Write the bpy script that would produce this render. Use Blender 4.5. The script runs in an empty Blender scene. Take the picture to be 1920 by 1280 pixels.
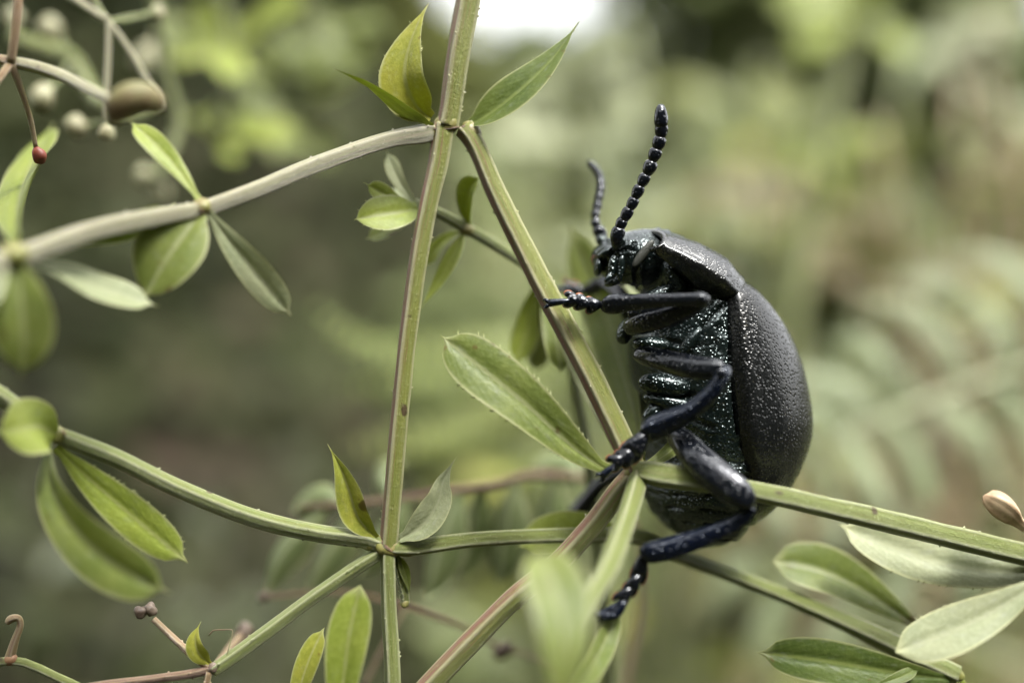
import bpy, math, random
import numpy as np
from mathutils import Vector, Matrix, noise as mnoise

# ------------------------------------------------------------------ camera, sky, sun, exposure
# one Blender unit is one centimetre of the real place
scene = bpy.context.scene
scene.unit_settings.scale_length = 0.01
D, S, CZ = 7.0, 320.0, 30.0          # camera distance to the y=0 plane, photo pixels per unit there, camera height
cam_data = bpy.data.cameras.new('camera')
cam = bpy.data.objects.new('camera', cam_data)
scene.collection.objects.link(cam)
cam.location = (0, -D, CZ)
cam.rotation_euler = (math.radians(90), 0, 0)
cam_data.sensor_width = 36.0
cam_data.lens = 36.0 * D / 6.0
cam_data.clip_start = 0.05
cam_data.clip_end = 20000
cam_data.dof.use_dof = True
cam_data.dof.focus_distance = D - 0.16
cam_data.dof.aperture_fstop = cam_data.lens * 1e-3 / 0.42
cam_data.dof.aperture_blades = 0
scene.camera = cam

world = bpy.data.worlds.new('World')
scene.world = world
world.use_nodes = True
wn, wl = world.node_tree.nodes, world.node_tree.links
SUN_EL, SUN_AZ = math.radians(60), math.radians(142)     # azimuth measured clockwise from +Y
sky = wn.new('ShaderNodeTexSky')
sky.sky_type = 'NISHITA'
sky.sun_disc = False
sky.sun_elevation = SUN_EL
sky.sun_rotation = SUN_AZ
sky.air_density = 1.0
sky.dust_density = 4.0
sky.ozone_density = 1.0
hs = wn.new('ShaderNodeHueSaturation')
hs.inputs['Saturation'].default_value = 0.1            # thin overcast
wl.new(sky.outputs[0], hs.inputs['Color'])
wl.new(hs.outputs[0], wn['Background'].inputs['Color'])
wn['Background'].inputs['Strength'].default_value = 0.15

sun_data = bpy.data.lights.new('sun', 'SUN')
sun_data.energy = 1.1
sun_data.angle = math.radians(12)
sun_data.color = (1.0, 0.98, 0.95)
sun = bpy.data.objects.new('sun', sun_data)
scene.collection.objects.link(sun)
sd = Vector((math.sin(SUN_AZ) * math.cos(SUN_EL), math.cos(SUN_AZ) * math.cos(SUN_EL), math.sin(SUN_EL)))
sun.rotation_euler = sd.to_track_quat('Z', 'Y').to_euler()
sun.location = (0, 0, 200)

vs = scene.view_settings
vs.view_transform = 'Standard'
vs.look = 'None'
vs.exposure = 2.35
vs.gamma = 1.0
vs.use_curve_mapping = False

RNG = random.Random(7)
NPR = np.random.default_rng(11)


# ------------------------------------------------------------------ helpers
def P(px, py, y=0.0):
    """a point at depth y whose place in the picture is px, py"""
    k = (y + D) / D
    return Vector(((px - 960) / S * k, y, CZ + (640 - py) / S * k))


def W(r, y=0.0):
    return r / S * (y + D) / D


def spline(pts, n):
    """Catmull-Rom through rows of floats, n samples"""
    a = np.array(pts, float)
    if len(a) == 2:
        t = np.linspace(0, 1, n)[:, None]
        return a[0] * (1 - t) + a[1] * t
    seg = np.linalg.norm(np.diff(a[:, :3], axis=0), axis=1) ** 0.5 + 1e-9
    k = np.concatenate([[0], np.cumsum(seg)])
    m = np.zeros_like(a)
    m[1:-1] = ((a[2:] - a[1:-1]) / seg[1:, None] * seg[:-1, None] + (a[1:-1] - a[:-2]) / seg[:-1, None] * seg[1:, None]) / (seg[1:] + seg[:-1])[:, None]
    m[0] = (a[1] - a[0]) / seg[0] * 1.5 - m[1] * .5
    m[-1] = (a[-1] - a[-2]) / seg[-1] * 1.5 - m[-2] * .5
    u = np.linspace(0, k[-1], n)
    i = np.clip(np.searchsorted(k, u, side='right') - 1, 0, len(a) - 2)
    h = seg[i][:, None]
    t = ((u - k[i])[:, None]) / h
    return (2 * t**3 - 3 * t**2 + 1) * a[i] + (t**3 - 2 * t**2 + t) * h * m[i] + (-2 * t**3 + 3 * t**2) * a[i + 1] + (t**3 - t**2) * h * m[i + 1]


class MB:
    """collects shapes, then links them as ONE mesh object"""
    def __init__(s):
        s.v, s.f, s.a, s.m = [], [], [], []

    def add(s, verts, faces, attr=None, mat=0):
        o = len(s.v)
        s.v.extend(tuple(map(float, p)) for p in verts)
        s.f.extend(tuple(o + i for i in f) for f in faces)
        s.a.extend(attr if attr is not None else [(0., 0., 0.)] * len(verts))
        s.m.extend([mat] * len(faces))

    def grid(s, pts, attr, nu, nv, close_u=False, mat=0, cap=False):
        """pts listed row by row: nv rows of nu points"""
        fs = []
        uu = nu if close_u else nu - 1
        for j in range(nv - 1):
            for i in range(uu):
                i2 = (i + 1) % nu
                fs.append((j * nu + i, j * nu + i2, (j + 1) * nu + i2, (j + 1) * nu + i))
        if cap:
            fs.append(tuple(range(nu))[::-1])
            fs.append(tuple((nv - 1) * nu + i for i in range(nu)))
        s.add(pts, fs, attr, mat)

    def mesh(s, name, mats, smooth=True):
        me = bpy.data.meshes.new(name)
        me.from_pydata(s.v, [], s.f)
        for m in (mats if isinstance(mats, (list, tuple)) else [mats]):
            me.materials.append(m)
        at = me.attributes.new('suv', 'FLOAT_VECTOR', 'POINT')
        at.data.foreach_set('vector', np.array(s.a, dtype=np.float32).ravel())
        me.polygons.foreach_set('use_smooth', [smooth] * len(s.f))
        me.polygons.foreach_set('material_index', s.m)
        me.update()
        return me

    def build(s, name, mats, parent=None, smooth=True, base=None):
        """base: object origin in world space (children stay in world space too)"""
        o = bpy.data.objects.new(name, s.mesh(name, mats, smooth))
        scene.collection.objects.link(o)
        if parent is not None:
            o.parent = parent
            o.matrix_parent_inverse = Matrix.Translation(-world_of(parent))
        return o


def world_of(o):
    p = Vector(o.location)
    return p


def tag(o, label=None, cat=None, group=None, kind=None):
    if label: o['label'] = label
    if cat: o['category'] = cat
    if group: o['group'] = group
    if kind: o['kind'] = kind
    return o


def empty(name, loc=(0, 0, 0)):
    o = bpy.data.objects.new(name, None)
    o.empty_display_size = 0.2
    o.location = loc
    scene.collection.objects.link(o)
    return o


def frames(c):
    """parallel-transport frames along rows of points"""
    n = len(c)
    T = np.gradient(c, axis=0)
    T /= np.linalg.norm(T, axis=1)[:, None] + 1e-12
    ref = np.array([0, -1.0, 0.0])
    if abs(T[0] @ ref) > .9:
        ref = np.array([1.0, 0, 0])
    N = np.zeros_like(c)
    N[0] = ref - T[0] * (ref @ T[0])
    N[0] /= np.linalg.norm(N[0])
    for i in range(1, n):
        v = N[i - 1] - T[i] * (N[i - 1] @ T[i])
        N[i] = v / (np.linalg.norm(v) + 1e-12)
    return T, N, np.cross(T, N)


def tube(mb, pts, n=24, seg=12, ridge=0.0, twist=0.0, mat=0, flat=1.0, flatdir=None, cap=True, wob=0.0, seed=0):
    """pts rows: x y z r. ridge>0 gives a four-angled stem"""
    c = spline(pts, n)
    C, R = c[:, :3], np.maximum(c[:, 3], 1e-4)
    T, N, B = frames(C)
    if flatdir is not None:
        fd = np.array(flatdir, float)
        N = fd[None, :] - T * (T @ fd)[:, None]
        N /= np.linalg.norm(N, axis=1)[:, None] + 1e-9
        B = np.cross(T, N)
    L = np.concatenate([[0], np.cumsum(np.linalg.norm(np.diff(C, axis=0), axis=1))])
    ph = np.linspace(0, 2 * math.pi, seg, endpoint=False)
    P_, A_ = [], []
    for j in range(n):
        for i in range(seg):
            a = ph[i] + twist
            rg = abs(math.cos(2 * ph[i])) ** 10
            w = 1 + wob * mnoise.noise(Vector((math.cos(a) * 1.2 + seed, math.sin(a) * 1.2, L[j] * 4)))
            r = R[j] * (1 - ridge + 1.6 * ridge * rg) * w
            P_.append(C[j] + N[j] * (r * math.cos(a) * flat) + B[j] * (r * math.sin(a)))
            A_.append((rg, L[j], math.sin(a)))
    mb.grid(P_, A_, seg, n, close_u=True, mat=mat, cap=cap)


def ellipsoid(mb, c, ax, r, nu=16, nv=10, mat=0, pw=1.0, taper=0.0):
    """ax: main axis; r = (along, side, side2) radii"""
    ax = Vector(ax).normalized()
    ref = Vector((0, -1, 0)) if abs(ax.y) < .9 else Vector((1, 0, 0))
    n = (ref - ax * ref.dot(ax)).normalized()
    b = ax.cross(n)
    c = Vector(c)
    pts, at = [], []
    for j in range(nv + 1):
        th = math.pi * j / nv
        z, q = -math.cos(th), max(math.sin(th), 1e-3) ** pw
        q *= 1 + taper * z
        for i in range(nu):
            a = 2 * math.pi * i / nu
            pts.append(c + ax * (z * r[0]) + n * (q * r[1] * math.cos(a)) + b * (q * r[2] * math.sin(a)))
            at.append((math.cos(a), j / nv, math.sin(a)))
    mb.grid(pts, at, nu, nv + 1, close_u=True, mat=mat, cap=True)


def leaf_profile(v, shape):
    if shape == 'ob':        # widest past the middle, blunt with a small point (bedstraw)
        w = 1.28 * v ** .75 * math.sqrt(max(0, 1 - v ** 4)) if v < 1 else 0
    elif shape == 'lance':
        w = math.sin(math.pi * v ** 0.85) ** 1.0
        w *= (1 - .25 * v)
    else:                    # oval
        w = math.sin(math.pi * v ** 1.1) ** 0.6 if v < 1 else 0
    return max(w, 0.24 * (1 - v) ** 3)


def leaf(mb, pts, width, normal, shape='ob', fold=0.25, cup=0.0, twist=0.0, th=0.02, nu=9, nv=22, teeth=0, tip=0.08, mat=0, seed=0, wave=0.05, curl_tip=0.0):
    """a thin closed leaf along pts (rows x y z), width = full width in units"""
    c = spline([tuple(p) for p in pts], nv)
    L = np.linalg.norm(np.diff(c, axis=0), axis=1).sum()
    T = np.gradient(c, axis=0)
    T /= np.linalg.norm(T, axis=1)[:, None] + 1e-12
    nrm = np.array(normal, float)
    rows_t, rows_b, at_t, at_b = [], [], [], []
    edge = []
    us = np.linspace(-1, 1, nu)
    vsn = np.linspace(0, 1, nv) ** 0.9
    cc = spline([tuple(p) for p in pts], 200)
    kk = np.linspace(0, 1, 200)
    C = np.stack([np.interp(vsn, kk, cc[:, i]) for i in range(3)], axis=1)
    for j in range(nv):
        v = vsn[j]
        t = T[min(nv - 1, int(round(v * (nv - 1))))]
        n0 = nrm - t * (nrm @ t)
        n0 /= np.linalg.norm(n0) + 1e-9
        b0 = np.cross(t, n0)
        a = twist * v
        n1 = n0 * math.cos(a) + b0 * math.sin(a)
        b1 = b0 * math.cos(a) - n0 * math.sin(a)
        vv = v / (1 - tip)
        w = leaf_profile(min(vv, 1.0), shape) if vv < 1 else 0.0
        spike = 0.05 * max(0, 1 - (v - (1 - tip)) / tip) if v > 1 - tip else 0.05
        w = max(w, spike) * width / 2
        for u in us:
            wv = wave * width * math.sin(v * 7 + seed + (1.3 if u > 0 else 0)) * abs(u) ** 2
            hgt = fold * w * abs(u) + cup * w * u * u + wv * (w / (width / 2))
            groove = -0.035 * width * math.exp(-(u / 0.13) ** 2) * min(1, w / (width * .2))
            tk = th * (1 - abs(u) ** 3) * (0.35 + 0.65 * w / (width / 2))
            p0 = C[j] + b1 * (u * w) + n1 * (hgt + groove)
            rows_t.append(p0 + n1 * tk * .5)
            rows_b.append(p0 - n1 * tk * (.5 + .9 * math.exp(-(u / 0.10) ** 2)))
            at_t.append((u, v, 0.0))
            at_b.append((u, v, 1.0))
        if teeth:
            edge.append((C[j] - b1 * w + n1 * (fold * w), C[j] + b1 * w + n1 * (fold * w), t, b1, w))
    o = len(mb.v)
    mb.grid(rows_t, at_t, nu, nv, mat=mat)
    mb.grid([rows_b[j * nu + (nu - 1 - i)] for j in range(nv) for i in range(nu)],
            [at_b[j * nu + (nu - 1 - i)] for j in range(nv) for i in range(nu)], nu, nv, mat=mat)
    if teeth:
        r = random.Random(seed)
        for k in range(teeth):
            f = r.uniform(.15, .95) * (nv - 1)
            j = int(f)
            q = f - j
            sd_ = r.choice((0, 1))
            a, b = edge[j][sd_], edge[min(j + 1, nv - 1)][sd_]
            p = a * (1 - q) + b * q
            t, bb = edge[j][2], edge[j][3] * (1 if sd_ else -1)
            h = width * r.uniform(.03, .055)
            d = bb * h + t * h * .9
            e = t * h * .28
            z = np.cross(t, bb) * h * .28
            mb.add([p - e, p + e, p + z, p + d], [(0, 1, 3), (1, 2, 3), (2, 0, 3)], [(0.97 if sd_ else -.97, .5, 0.)] * 4, mat)
    return L


# ------------------------------------------------------------------ materials
def new_mat(name):
    m = bpy.data.materials.new(name)
    m.use_nodes = True
    nt = m.node_tree
    return m, nt.nodes, nt.links, nt.nodes['Principled BSDF'], nt.nodes['Material Output']


def N(nodes, kind, **kw):
    n = nodes.new('ShaderNode' + kind)
    for k, v in kw.items():
        setattr(n, k, v)
    return n


def mix(nodes, links, fac, a, b):
    n = nodes.new('ShaderNodeMix')
    n.data_type = 'RGBA'
    for i, val in ((0, fac), (6, a), (7, b)):
        if hasattr(val, 'links') or isinstance(val, bpy.types.NodeSocket):
            links.new(val, n.inputs[i])
        elif i == 0:
            n.inputs[0].default_value = val
        else:
            n.inputs[i].default_value = (*val, 1)
    return n.outputs[2]


def ramp(nodes, links, src, lo, hi, a=0.0, b=1.0):
    n = nodes.new('ShaderNodeMapRange')
    n.interpolation_type = 'SMOOTHSTEP'
    n.inputs[1].default_value, n.inputs[2].default_value = lo, hi
    n.inputs[3].default_value, n.inputs[4].default_value = a, b
    links.new(src, n.inputs[0])
    return n.outputs[0]


def math_(nodes, links, op, a, b=None):
    n = nodes.new('ShaderNodeMath')
    n.operation = op
    for i, val in enumerate((a, b)):
        if val is None: continue
        if isinstance(val, bpy.types.NodeSocket): links.new(val, n.inputs[i])
        else: n.inputs[i].default_value = val
    return n.outputs[0]


def noise_tex(nodes, links, scale, detail=3, rough=.55, vec=None):
    n = nodes.new('ShaderNodeTexNoise')
    n.inputs['Scale'].default_value = scale
    n.inputs['Detail'].default_value = detail
    n.inputs['Roughness'].default_value = rough
    if vec is None:
        tc = nodes.new('ShaderNodeNewGeometry')
        vec = tc.outputs['Position']
    links.new(vec, n.inputs['Vector'])
    return n.outputs[0]


def leaf_mat(name, top, top2, under, rib, edge=(.42, .42, .22), trans=.48, rough=.42, spots=0.0, sheen=0.5, scale=1.0, spec=.32):
    m, nd, lk, bs, out = new_mat(name)
    at = N(nd, 'Attribute', attribute_name='suv')
    sep = N(nd, 'SeparateXYZ')
    lk.new(at.outputs['Vector'], sep.inputs[0])
    au = math_(nd, lk, 'ABSOLUTE', sep.outputs[0])
    mot = noise_tex(nd, lk, 3.2 * scale, 4)
    fine = noise_tex(nd, lk, 38 * scale, 3, .7)
    oi = N(nd, 'ObjectInfo')
    mfac = math_(nd, lk, 'ADD', ramp(nd, lk, mot, .35, .68), math_(nd, lk, 'MULTIPLY', math_(nd, lk, 'SUBTRACT', oi.outputs['Random'], .5), .5))
    col = mix(nd, lk, mfac, top, top2)
    fm = ramp(nd, lk, fine, .40, .72, 0, .42)
    col = mix(nd, lk, fm, col, tuple(min(1, c * 1.45 + .02) for c in top2))
    col = mix(nd, lk, math_(nd, lk, 'MULTIPLY', sep.outputs[2], .85), col, under)
    # side veins, faint
    vv = N(nd, 'CombineXYZ')
    lk.new(math_(nd, lk, 'MULTIPLY', au, 3.0), vv.inputs[0])
    lk.new(math_(nd, lk, 'MULTIPLY', sep.outputs[1], 9.0), vv.inputs[1])
    wv = N(nd, 'TexWave', wave_type='BANDS', bands_direction='DIAGONAL')
    wv.inputs['Scale'].default_value = .9
    wv.inputs['Distortion'].default_value = 3.0
    wv.inputs['Detail'].default_value = 2
    lk.new(vv.outputs[0], wv.inputs['Vector'])
    col = mix(nd, lk, ramp(nd, lk, wv.outputs['Fac'], .7, 1.0, 0, .05), col, rib)
    col = mix(nd, lk, ramp(nd, lk, au, .03, .13, .75, 0), col, rib)
    col = mix(nd, lk, ramp(nd, lk, au, .86, .985, 0, .75), col, edge)
    col = mix(nd, lk, ramp(nd, lk, sep.outputs[1], .90, 1.0, 0, .7), col, edge)
    bl = noise_tex(nd, lk, 1.0, 4, .65, vv.outputs[0])
    bl2 = noise_tex(nd, lk, 9 * scale, 3, .6)
    col = mix(nd, lk, math_(nd, lk, 'MULTIPLY', ramp(nd, lk, bl, .48, .70, 0, .32), ramp(nd, lk, bl2, .35, .6)), col, tuple(min(1, c * .5 + .19) for c in top2))
    if spots > 0:
        sp = noise_tex(nd, lk, 5.5 * scale, 2, .5)
        spm = ramp(nd, lk, sp, .74 - spots * .1, .80 - spots * .1, 0, .85)
        col = mix(nd, lk, spm, col, (.06, .022, .012))
        sp2 = noise_tex(nd, lk, 17 * scale, 1, .5)
        col = mix(nd, lk, ramp(nd, lk, sp2, .72, .78, 0, .6), col, (.12, .06, .02))
    lk.new(col, bs.inputs['Base Color'])
    bs.inputs['Roughness'].default_value = rough
    bs.inputs['Specular IOR Level'].default_value = spec
    bp = N(nd, 'Bump')
    bp.inputs['Strength'].default_value = .35
    bp.inputs['Distance'].default_value = .02
    h = math_(nd, lk, 'ADD', math_(nd, lk, 'MULTIPLY', fine, .6), math_(nd, lk, 'MULTIPLY', wv.outputs['Fac'], .06))
    lk.new(h, bp.inputs['Height'])
    lk.new(bp.outputs[0], bs.inputs['Normal'])
    tr = N(nd, 'BsdfTranslucent')
    tc = mix(nd, lk, .45, col, (.44, .50, .06))
    lk.new(tc, tr.inputs['Color'])
    ms = N(nd, 'MixShader')
    ms.inputs[0].default_value = trans
    lk.new(bs.outputs[0], ms.inputs[1])
    lk.new(tr.outputs[0], ms.inputs[2])
    lk.new(ms.outputs[0], out.inputs['Surface'])
    return m


def stem_mat(name, base, base2, ridge, stain, stain_amt=.5, rough=.45, side=.0):
    m, nd, lk, bs, out = new_mat(name)
    at = N(nd, 'Attribute', attribute_name='suv')
    sep = N(nd, 'SeparateXYZ')
    lk.new(at.outputs['Vector'], sep.inputs[0])
    cv = N(nd, 'CombineXYZ')
    lk.new(math_(nd, lk, 'MULTIPLY', sep.outputs[0], 2.0), cv.inputs[0])
    lk.new(math_(nd, lk, 'MULTIPLY', sep.outputs[1], 1.2), cv.inputs[1])
    lk.new(math_(nd, lk, 'MULTIPLY', sep.outputs[2], 3.0), cv.inputs[2])
    streak = noise_tex(nd, lk, 2.2, 4, .6, cv.outputs[0])
    cv2 = N(nd, 'CombineXYZ')
    lk.new(math_(nd, lk, 'MULTIPLY', sep.outputs[0], 9.0), cv2.inputs[0])
    lk.new(math_(nd, lk, 'MULTIPLY', sep.outputs[1], 5.0), cv2.inputs[1])
    lk.new(math_(nd, lk, 'MULTIPLY', sep.outputs[2], 14.0), cv2.inputs[2])
    fine = noise_tex(nd, lk, 1.8, 4, .7, cv2.outputs[0])
    grain = noise_tex(nd, lk, 60, 2, .6)
    col = mix(nd, lk, ramp(nd, lk, streak, .35, .65), base, base2)
    col = mix(nd, lk, ramp(nd, lk, fine, .48, .70, 0, .30), col, ridge)
    stm = math_(nd, lk, 'MULTIPLY', ramp(nd, lk, math_(nd, lk, 'ADD', streak, math_(nd, lk, 'MULTIPLY', sep.outputs[2], side)), .50, .68), stain_amt)
    col = mix(nd, lk, stm, col, stain)
    col = mix(nd, lk, math_(nd, lk, 'MULTIPLY', ramp(nd, lk, sep.outputs[0], .15, .8, 0, .9), ramp(nd, lk, fine, .3, .6, .45, 1)), col, ridge)
    dots = noise_tex(nd, lk, 9, 1, .5)
    col = mix(nd, lk, ramp(nd, lk, dots, .73, .79, 0, .85), col, (.05, .02, .012))
    col = mix(nd, lk, ramp(nd, lk, grain, .60, .75, 0, .30), col, tuple(min(1, c * 1.3 + .05) for c in ridge))
    lk.new(col, bs.inputs['Base Color'])
    bs.inputs['Roughness'].default_value = rough
    bs.inputs['Subsurface Weight'].default_value = .15
    bs.inputs['Subsurface Radius'].default_value = (.06, .08, .02)
    bs.inputs['Subsurface Scale'].default_value = 1.0
    bp = N(nd, 'Bump')
    bp.inputs['Strength'].default_value = .8
    bp.inputs['Distance'].default_value = .02
    lk.new(math_(nd, lk, 'ADD', fine, math_(nd, lk, 'MULTIPLY', grain, .5)), bp.inputs['Height'])
    lk.new(bp.outputs[0], bs.inputs['Normal'])
    return m


def shell_mat(name, base, pit_scale, pit, rough, tint=(1, 1, 1), sparkle=0.0, coat=0.0, wrinkle=.25, metal=0.0, iri=None, depth=.18, dust=.0, spec=.45, hair=0.0, hair_scale=34):
    m, nd, lk, bs, out = new_mat(name)
    geo = N(nd, 'NewGeometry')
    vor = N(nd, 'TexVoronoi')
    vor.inputs['Scale'].default_value = pit_scale
    lk.new(geo.outputs['Position'], vor.inputs['Vector'])
    wr = noise_tex(nd, lk, pit_scale * .55, 4, .65)
    big = noise_tex(nd, lk, 4.5, 3, .5)
    pits = ramp(nd, lk, vor.outputs['Distance'], .04, .55)
    h = math_(nd, lk, 'ADD', math_(nd, lk, 'MULTIPLY', pits, pit), math_(nd, lk, 'MULTIPLY', wr, wrinkle))
    bp = N(nd, 'Bump')
    bp.inputs['Strength'].default_value = .8
    bp.inputs['Distance'].default_value = depth / pit_scale
    lk.new(h, bp.inputs['Height'])
    lk.new(bp.outputs[0], bs.inputs['Normal'])
    col = mix(nd, lk, big, base, iri if iri else base)
    if hair:                                   # short pale hairs, one in each large pit
        hv = N(nd, 'TexVoronoi')
        hv.inputs['Scale'].default_value = hair_scale
        lk.new(geo.outputs['Position'], hv.inputs['Vector'])
        col = mix(nd, lk, ramp(nd, lk, hv.outputs['Distance'], .05, .12, hair * .7, 0), col, (.42, .43, .42))
    if dust:
        du = noise_tex(nd, lk, 70, 2, .6)
        du2 = noise_tex(nd, lk, 3.0, 3, .6)
        dm = math_(nd, lk, 'MULTIPLY', ramp(nd, lk, du, .66, .74, 0, dust), ramp(nd, lk, du2, .42, .6))
        col = mix(nd, lk, dm, col, (.22, .20, .15))
    lk.new(col, bs.inputs['Base Color'])
    bs.inputs['Metallic'].default_value = metal
    rr = math_(nd, lk, 'ADD', ramp(nd, lk, wr, .3, .7, -.06, .08), rough)
    lk.new(rr, bs.inputs['Roughness'])
    bs.inputs['Specular IOR Level'].default_value = spec
    bs.inputs['Specular Tint'].default_value = (*tint, 1)
    bs.inputs['Coat Weight'].default_value = coat
    bs.inputs['Coat Roughness'].default_value = .06
    bs.inputs['Coat IOR'].default_value = 1.35
    return m


def plain_mat(name, a, b, scale=6, rough=.6, trans=0.0, bump=.3):
    m, nd, lk, bs, out = new_mat(name)
    nz = noise_tex(nd, lk, scale, 4, .6)
    col = mix(nd, lk, ramp(nd, lk, nz, .35, .65), a, b)
    lk.new(col, bs.inputs['Base Color'])
    bs.inputs['Roughness'].default_value = rough
    bp = N(nd, 'Bump')
    bp.inputs['Strength'].default_value = bump
    bp.inputs['Distance'].default_value = .12 / scale
    lk.new(nz, bp.inputs['Height'])
    lk.new(bp.outputs[0], bs.inputs['Normal'])
    if trans:
        tr = N(nd, 'BsdfTranslucent')
        lk.new(col, tr.inputs['Color'])
        ms = N(nd, 'MixShader')
        ms.inputs[0].default_value = trans
        lk.new(bs.outputs[0], ms.inputs[1]); lk.new(tr.outputs[0], ms.inputs[2])
        lk.new(ms.outputs[0], out.inputs['Surface'])
    return m


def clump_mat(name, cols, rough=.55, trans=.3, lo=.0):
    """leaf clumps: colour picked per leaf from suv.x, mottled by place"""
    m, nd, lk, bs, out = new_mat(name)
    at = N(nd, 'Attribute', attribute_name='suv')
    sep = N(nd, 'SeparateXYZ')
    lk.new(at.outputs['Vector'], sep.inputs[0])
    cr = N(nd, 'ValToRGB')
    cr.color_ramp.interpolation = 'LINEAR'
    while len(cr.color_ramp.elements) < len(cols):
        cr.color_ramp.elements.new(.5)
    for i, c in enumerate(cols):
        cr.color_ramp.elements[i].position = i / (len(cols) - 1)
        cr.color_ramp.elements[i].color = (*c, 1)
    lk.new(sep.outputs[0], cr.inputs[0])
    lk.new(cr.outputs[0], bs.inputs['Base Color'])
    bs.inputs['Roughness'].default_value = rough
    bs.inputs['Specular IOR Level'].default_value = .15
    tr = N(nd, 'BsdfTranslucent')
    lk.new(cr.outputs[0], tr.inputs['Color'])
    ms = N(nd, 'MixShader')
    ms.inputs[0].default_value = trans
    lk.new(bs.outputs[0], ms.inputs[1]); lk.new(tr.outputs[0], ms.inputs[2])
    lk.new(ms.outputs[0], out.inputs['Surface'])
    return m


M = {}
M['leaf'] = leaf_mat('bedstraw_leaf', (.115, .150, .032), (.175, .205, .050), (.23, .25, .13), (.30, .32, .15), spots=.7)
M['leaf_bright'] = leaf_mat('young_leaf', (.19, .24, .035), (.25, .29, .05), (.25, .29, .10), (.32, .34, .12), trans=.45)
M['leaf_yellow'] = leaf_mat('yellowing_leaf', (.22, .245, .035), (.29, .28, .04), (.28, .29, .12), (.34, .34, .14), spots=.9, trans=.4)
M['leaf_dark'] = leaf_mat('deep_green_leaf', (.065, .100, .022), (.11, .145, .032), (.22, .25, .13), (.21, .25, .07), spots=.15)
M['leaf_pale'] = leaf_mat('pale_leaf', (.20, .225, .12), (.26, .275, .155), (.27, .285, .17), (.31, .325, .19), rough=.5, trans=.3)
M['stem'] = stem_mat('bedstraw_stem', (.145, .170, .030), (.19, .198, .042), (.36, .345, .20), (.17, .062, .045), .9, side=.17)
M['stem_pale'] = stem_mat('pale_stem', (.235, .235, .125), (.29, .27, .17), (.40, .37, .28), (.22, .155, .11), .5)
M['stem_green'] = stem_mat('green_stem', (.125, .155, .032), (.165, .19, .05), (.33, .34, .20), (.14, .12, .045), .4)
M['stem_red'] = stem_mat('reddish_stem', (.15, .085, .05), (.20, .125, .08), (.28, .21, .14), (.09, .045, .03), .6)
M['stem_brown'] = stem_mat('dry_stem', (.30, .22, .12), (.24, .14, .07), (.42, .34, .22), (.14, .06, .04), .6)
M['node'] = plain_mat('stem_node', (.165, .17, .042), (.15, .125, .04), 7, .5)
M['node_brown'] = plain_mat('node_scar', (.13, .05, .025), (.20, .11, .05), 12, .6)
M['bud'] = plain_mat('pale_bud', (.30, .30, .17), (.24, .22, .12), 9, .5, trans=.15)
_m = M['bud']
_nd, _lk = _m.node_tree.nodes, _m.node_tree.links
_bs = _nd['Principled BSDF']
_at = N(_nd, 'Attribute', attribute_name='suv')
_sp = N(_nd, 'SeparateXYZ')
_lk.new(_at.outputs['Vector'], _sp.inputs[0])
_old = _bs.inputs['Base Color'].links[0].from_socket
_lk.new(mix(_nd, _lk, ramp(_nd, _lk, _sp.outputs[1], .24, .10, 0, .9), _old, (.09, .05, .025)), _bs.inputs['Base Color'])
M['bud_dry'] = plain_mat('dry_bud', (.36, .27, .16), (.24, .15, .08), 9, .6)
M['bud_dark'] = plain_mat('dark_seed_head', (.06, .038, .024), (.15, .115, .085), 16, .55)
M['bud_red'] = plain_mat('red_tip', (.18, .035, .012), (.10, .02, .01), 14, .5)
M['fruit'] = plain_mat('brown_green_fruit', (.11, .10, .03), (.13, .08, .04), 3.5, .65)
M['pod'] = leaf_mat('curled_leaflet', (.085, .115, .038), (.125, .15, .058), (.20, .22, .12), (.27, .28, .17), trans=.3)
M['shell'] = shell_mat('elytra_shell', (.004, .0045, .0045), 50, 1.1, .23, (1, .985, .94), wrinkle=.7, depth=.18, dust=.4, spec=.42, hair=.08, hair_scale=42)
M['shell_fine'] = shell_mat('pronotum_shell', (.005, .0055, .0055), 70, 1.0, .22, (1, 1, .97), wrinkle=.5, depth=.2, dust=.5, spec=.8)
M['under'] = shell_mat('underside_shell', (.003, .004, .004), 46, 1.2, .16, (.86, 1, .97), wrinkle=.6, coat=.25, depth=.26, dust=.4, spec=.6, hair=.5, hair_scale=30, iri=(.004, .008, .007))
M['legshell'] = shell_mat('leg_shell', (.003, .0035, .004), 44, 1.0, .13, (.94, .97, 1), wrinkle=.12, depth=.20, coat=.6, dust=.3, spec=.28, hair=.7, hair_scale=30, iri=(.003, .004, .007))
M['tibia'] = shell_mat('tibia_shell', (.003, .004, .006), 46, 1.3, .14, (.80, .89, 1), wrinkle=.25, depth=.26, coat=.5, spec=.30, hair=.7, hair_scale=36, iri=(.003, .005, .014), metal=.12)
M['fringe'] = plain_mat('tarsus_fringe', (.26, .085, .035), (.16, .05, .02), 30, .6)
M['membrane'] = plain_mat('joint_membrane', (.05, .018, .014), (.03, .012, .01), 20, .35)
M['eye'] = shell_mat('compound_eye', (.016, .017, .012), 110, .8, .42, (1, 1, .95), wrinkle=.1)
M['fern'] = leaf_mat('fern_pinnule', (.19, .235, .115), (.25, .285, .16), (.27, .30, .19), (.30, .33, .21), trans=.35, scale=.3)
M['fern_yellow'] = leaf_mat('yellow_fern_pinnule', (.20, .26, .06), (.28, .32, .09), (.28, .32, .12), (.34, .36, .16), trans=.4, scale=.3)
M['herb_yellow'] = leaf_mat('meadow_leaf_yellow', (.105, .125, .024), (.15, .165, .032), (.15, .165, .05), (.18, .19, .07), scale=.2)
M['herb_green'] = leaf_mat('meadow_leaf_green', (.055, .075, .022), (.085, .105, .032), (.10, .12, .05), (.13, .15, .06), scale=.2)
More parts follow.
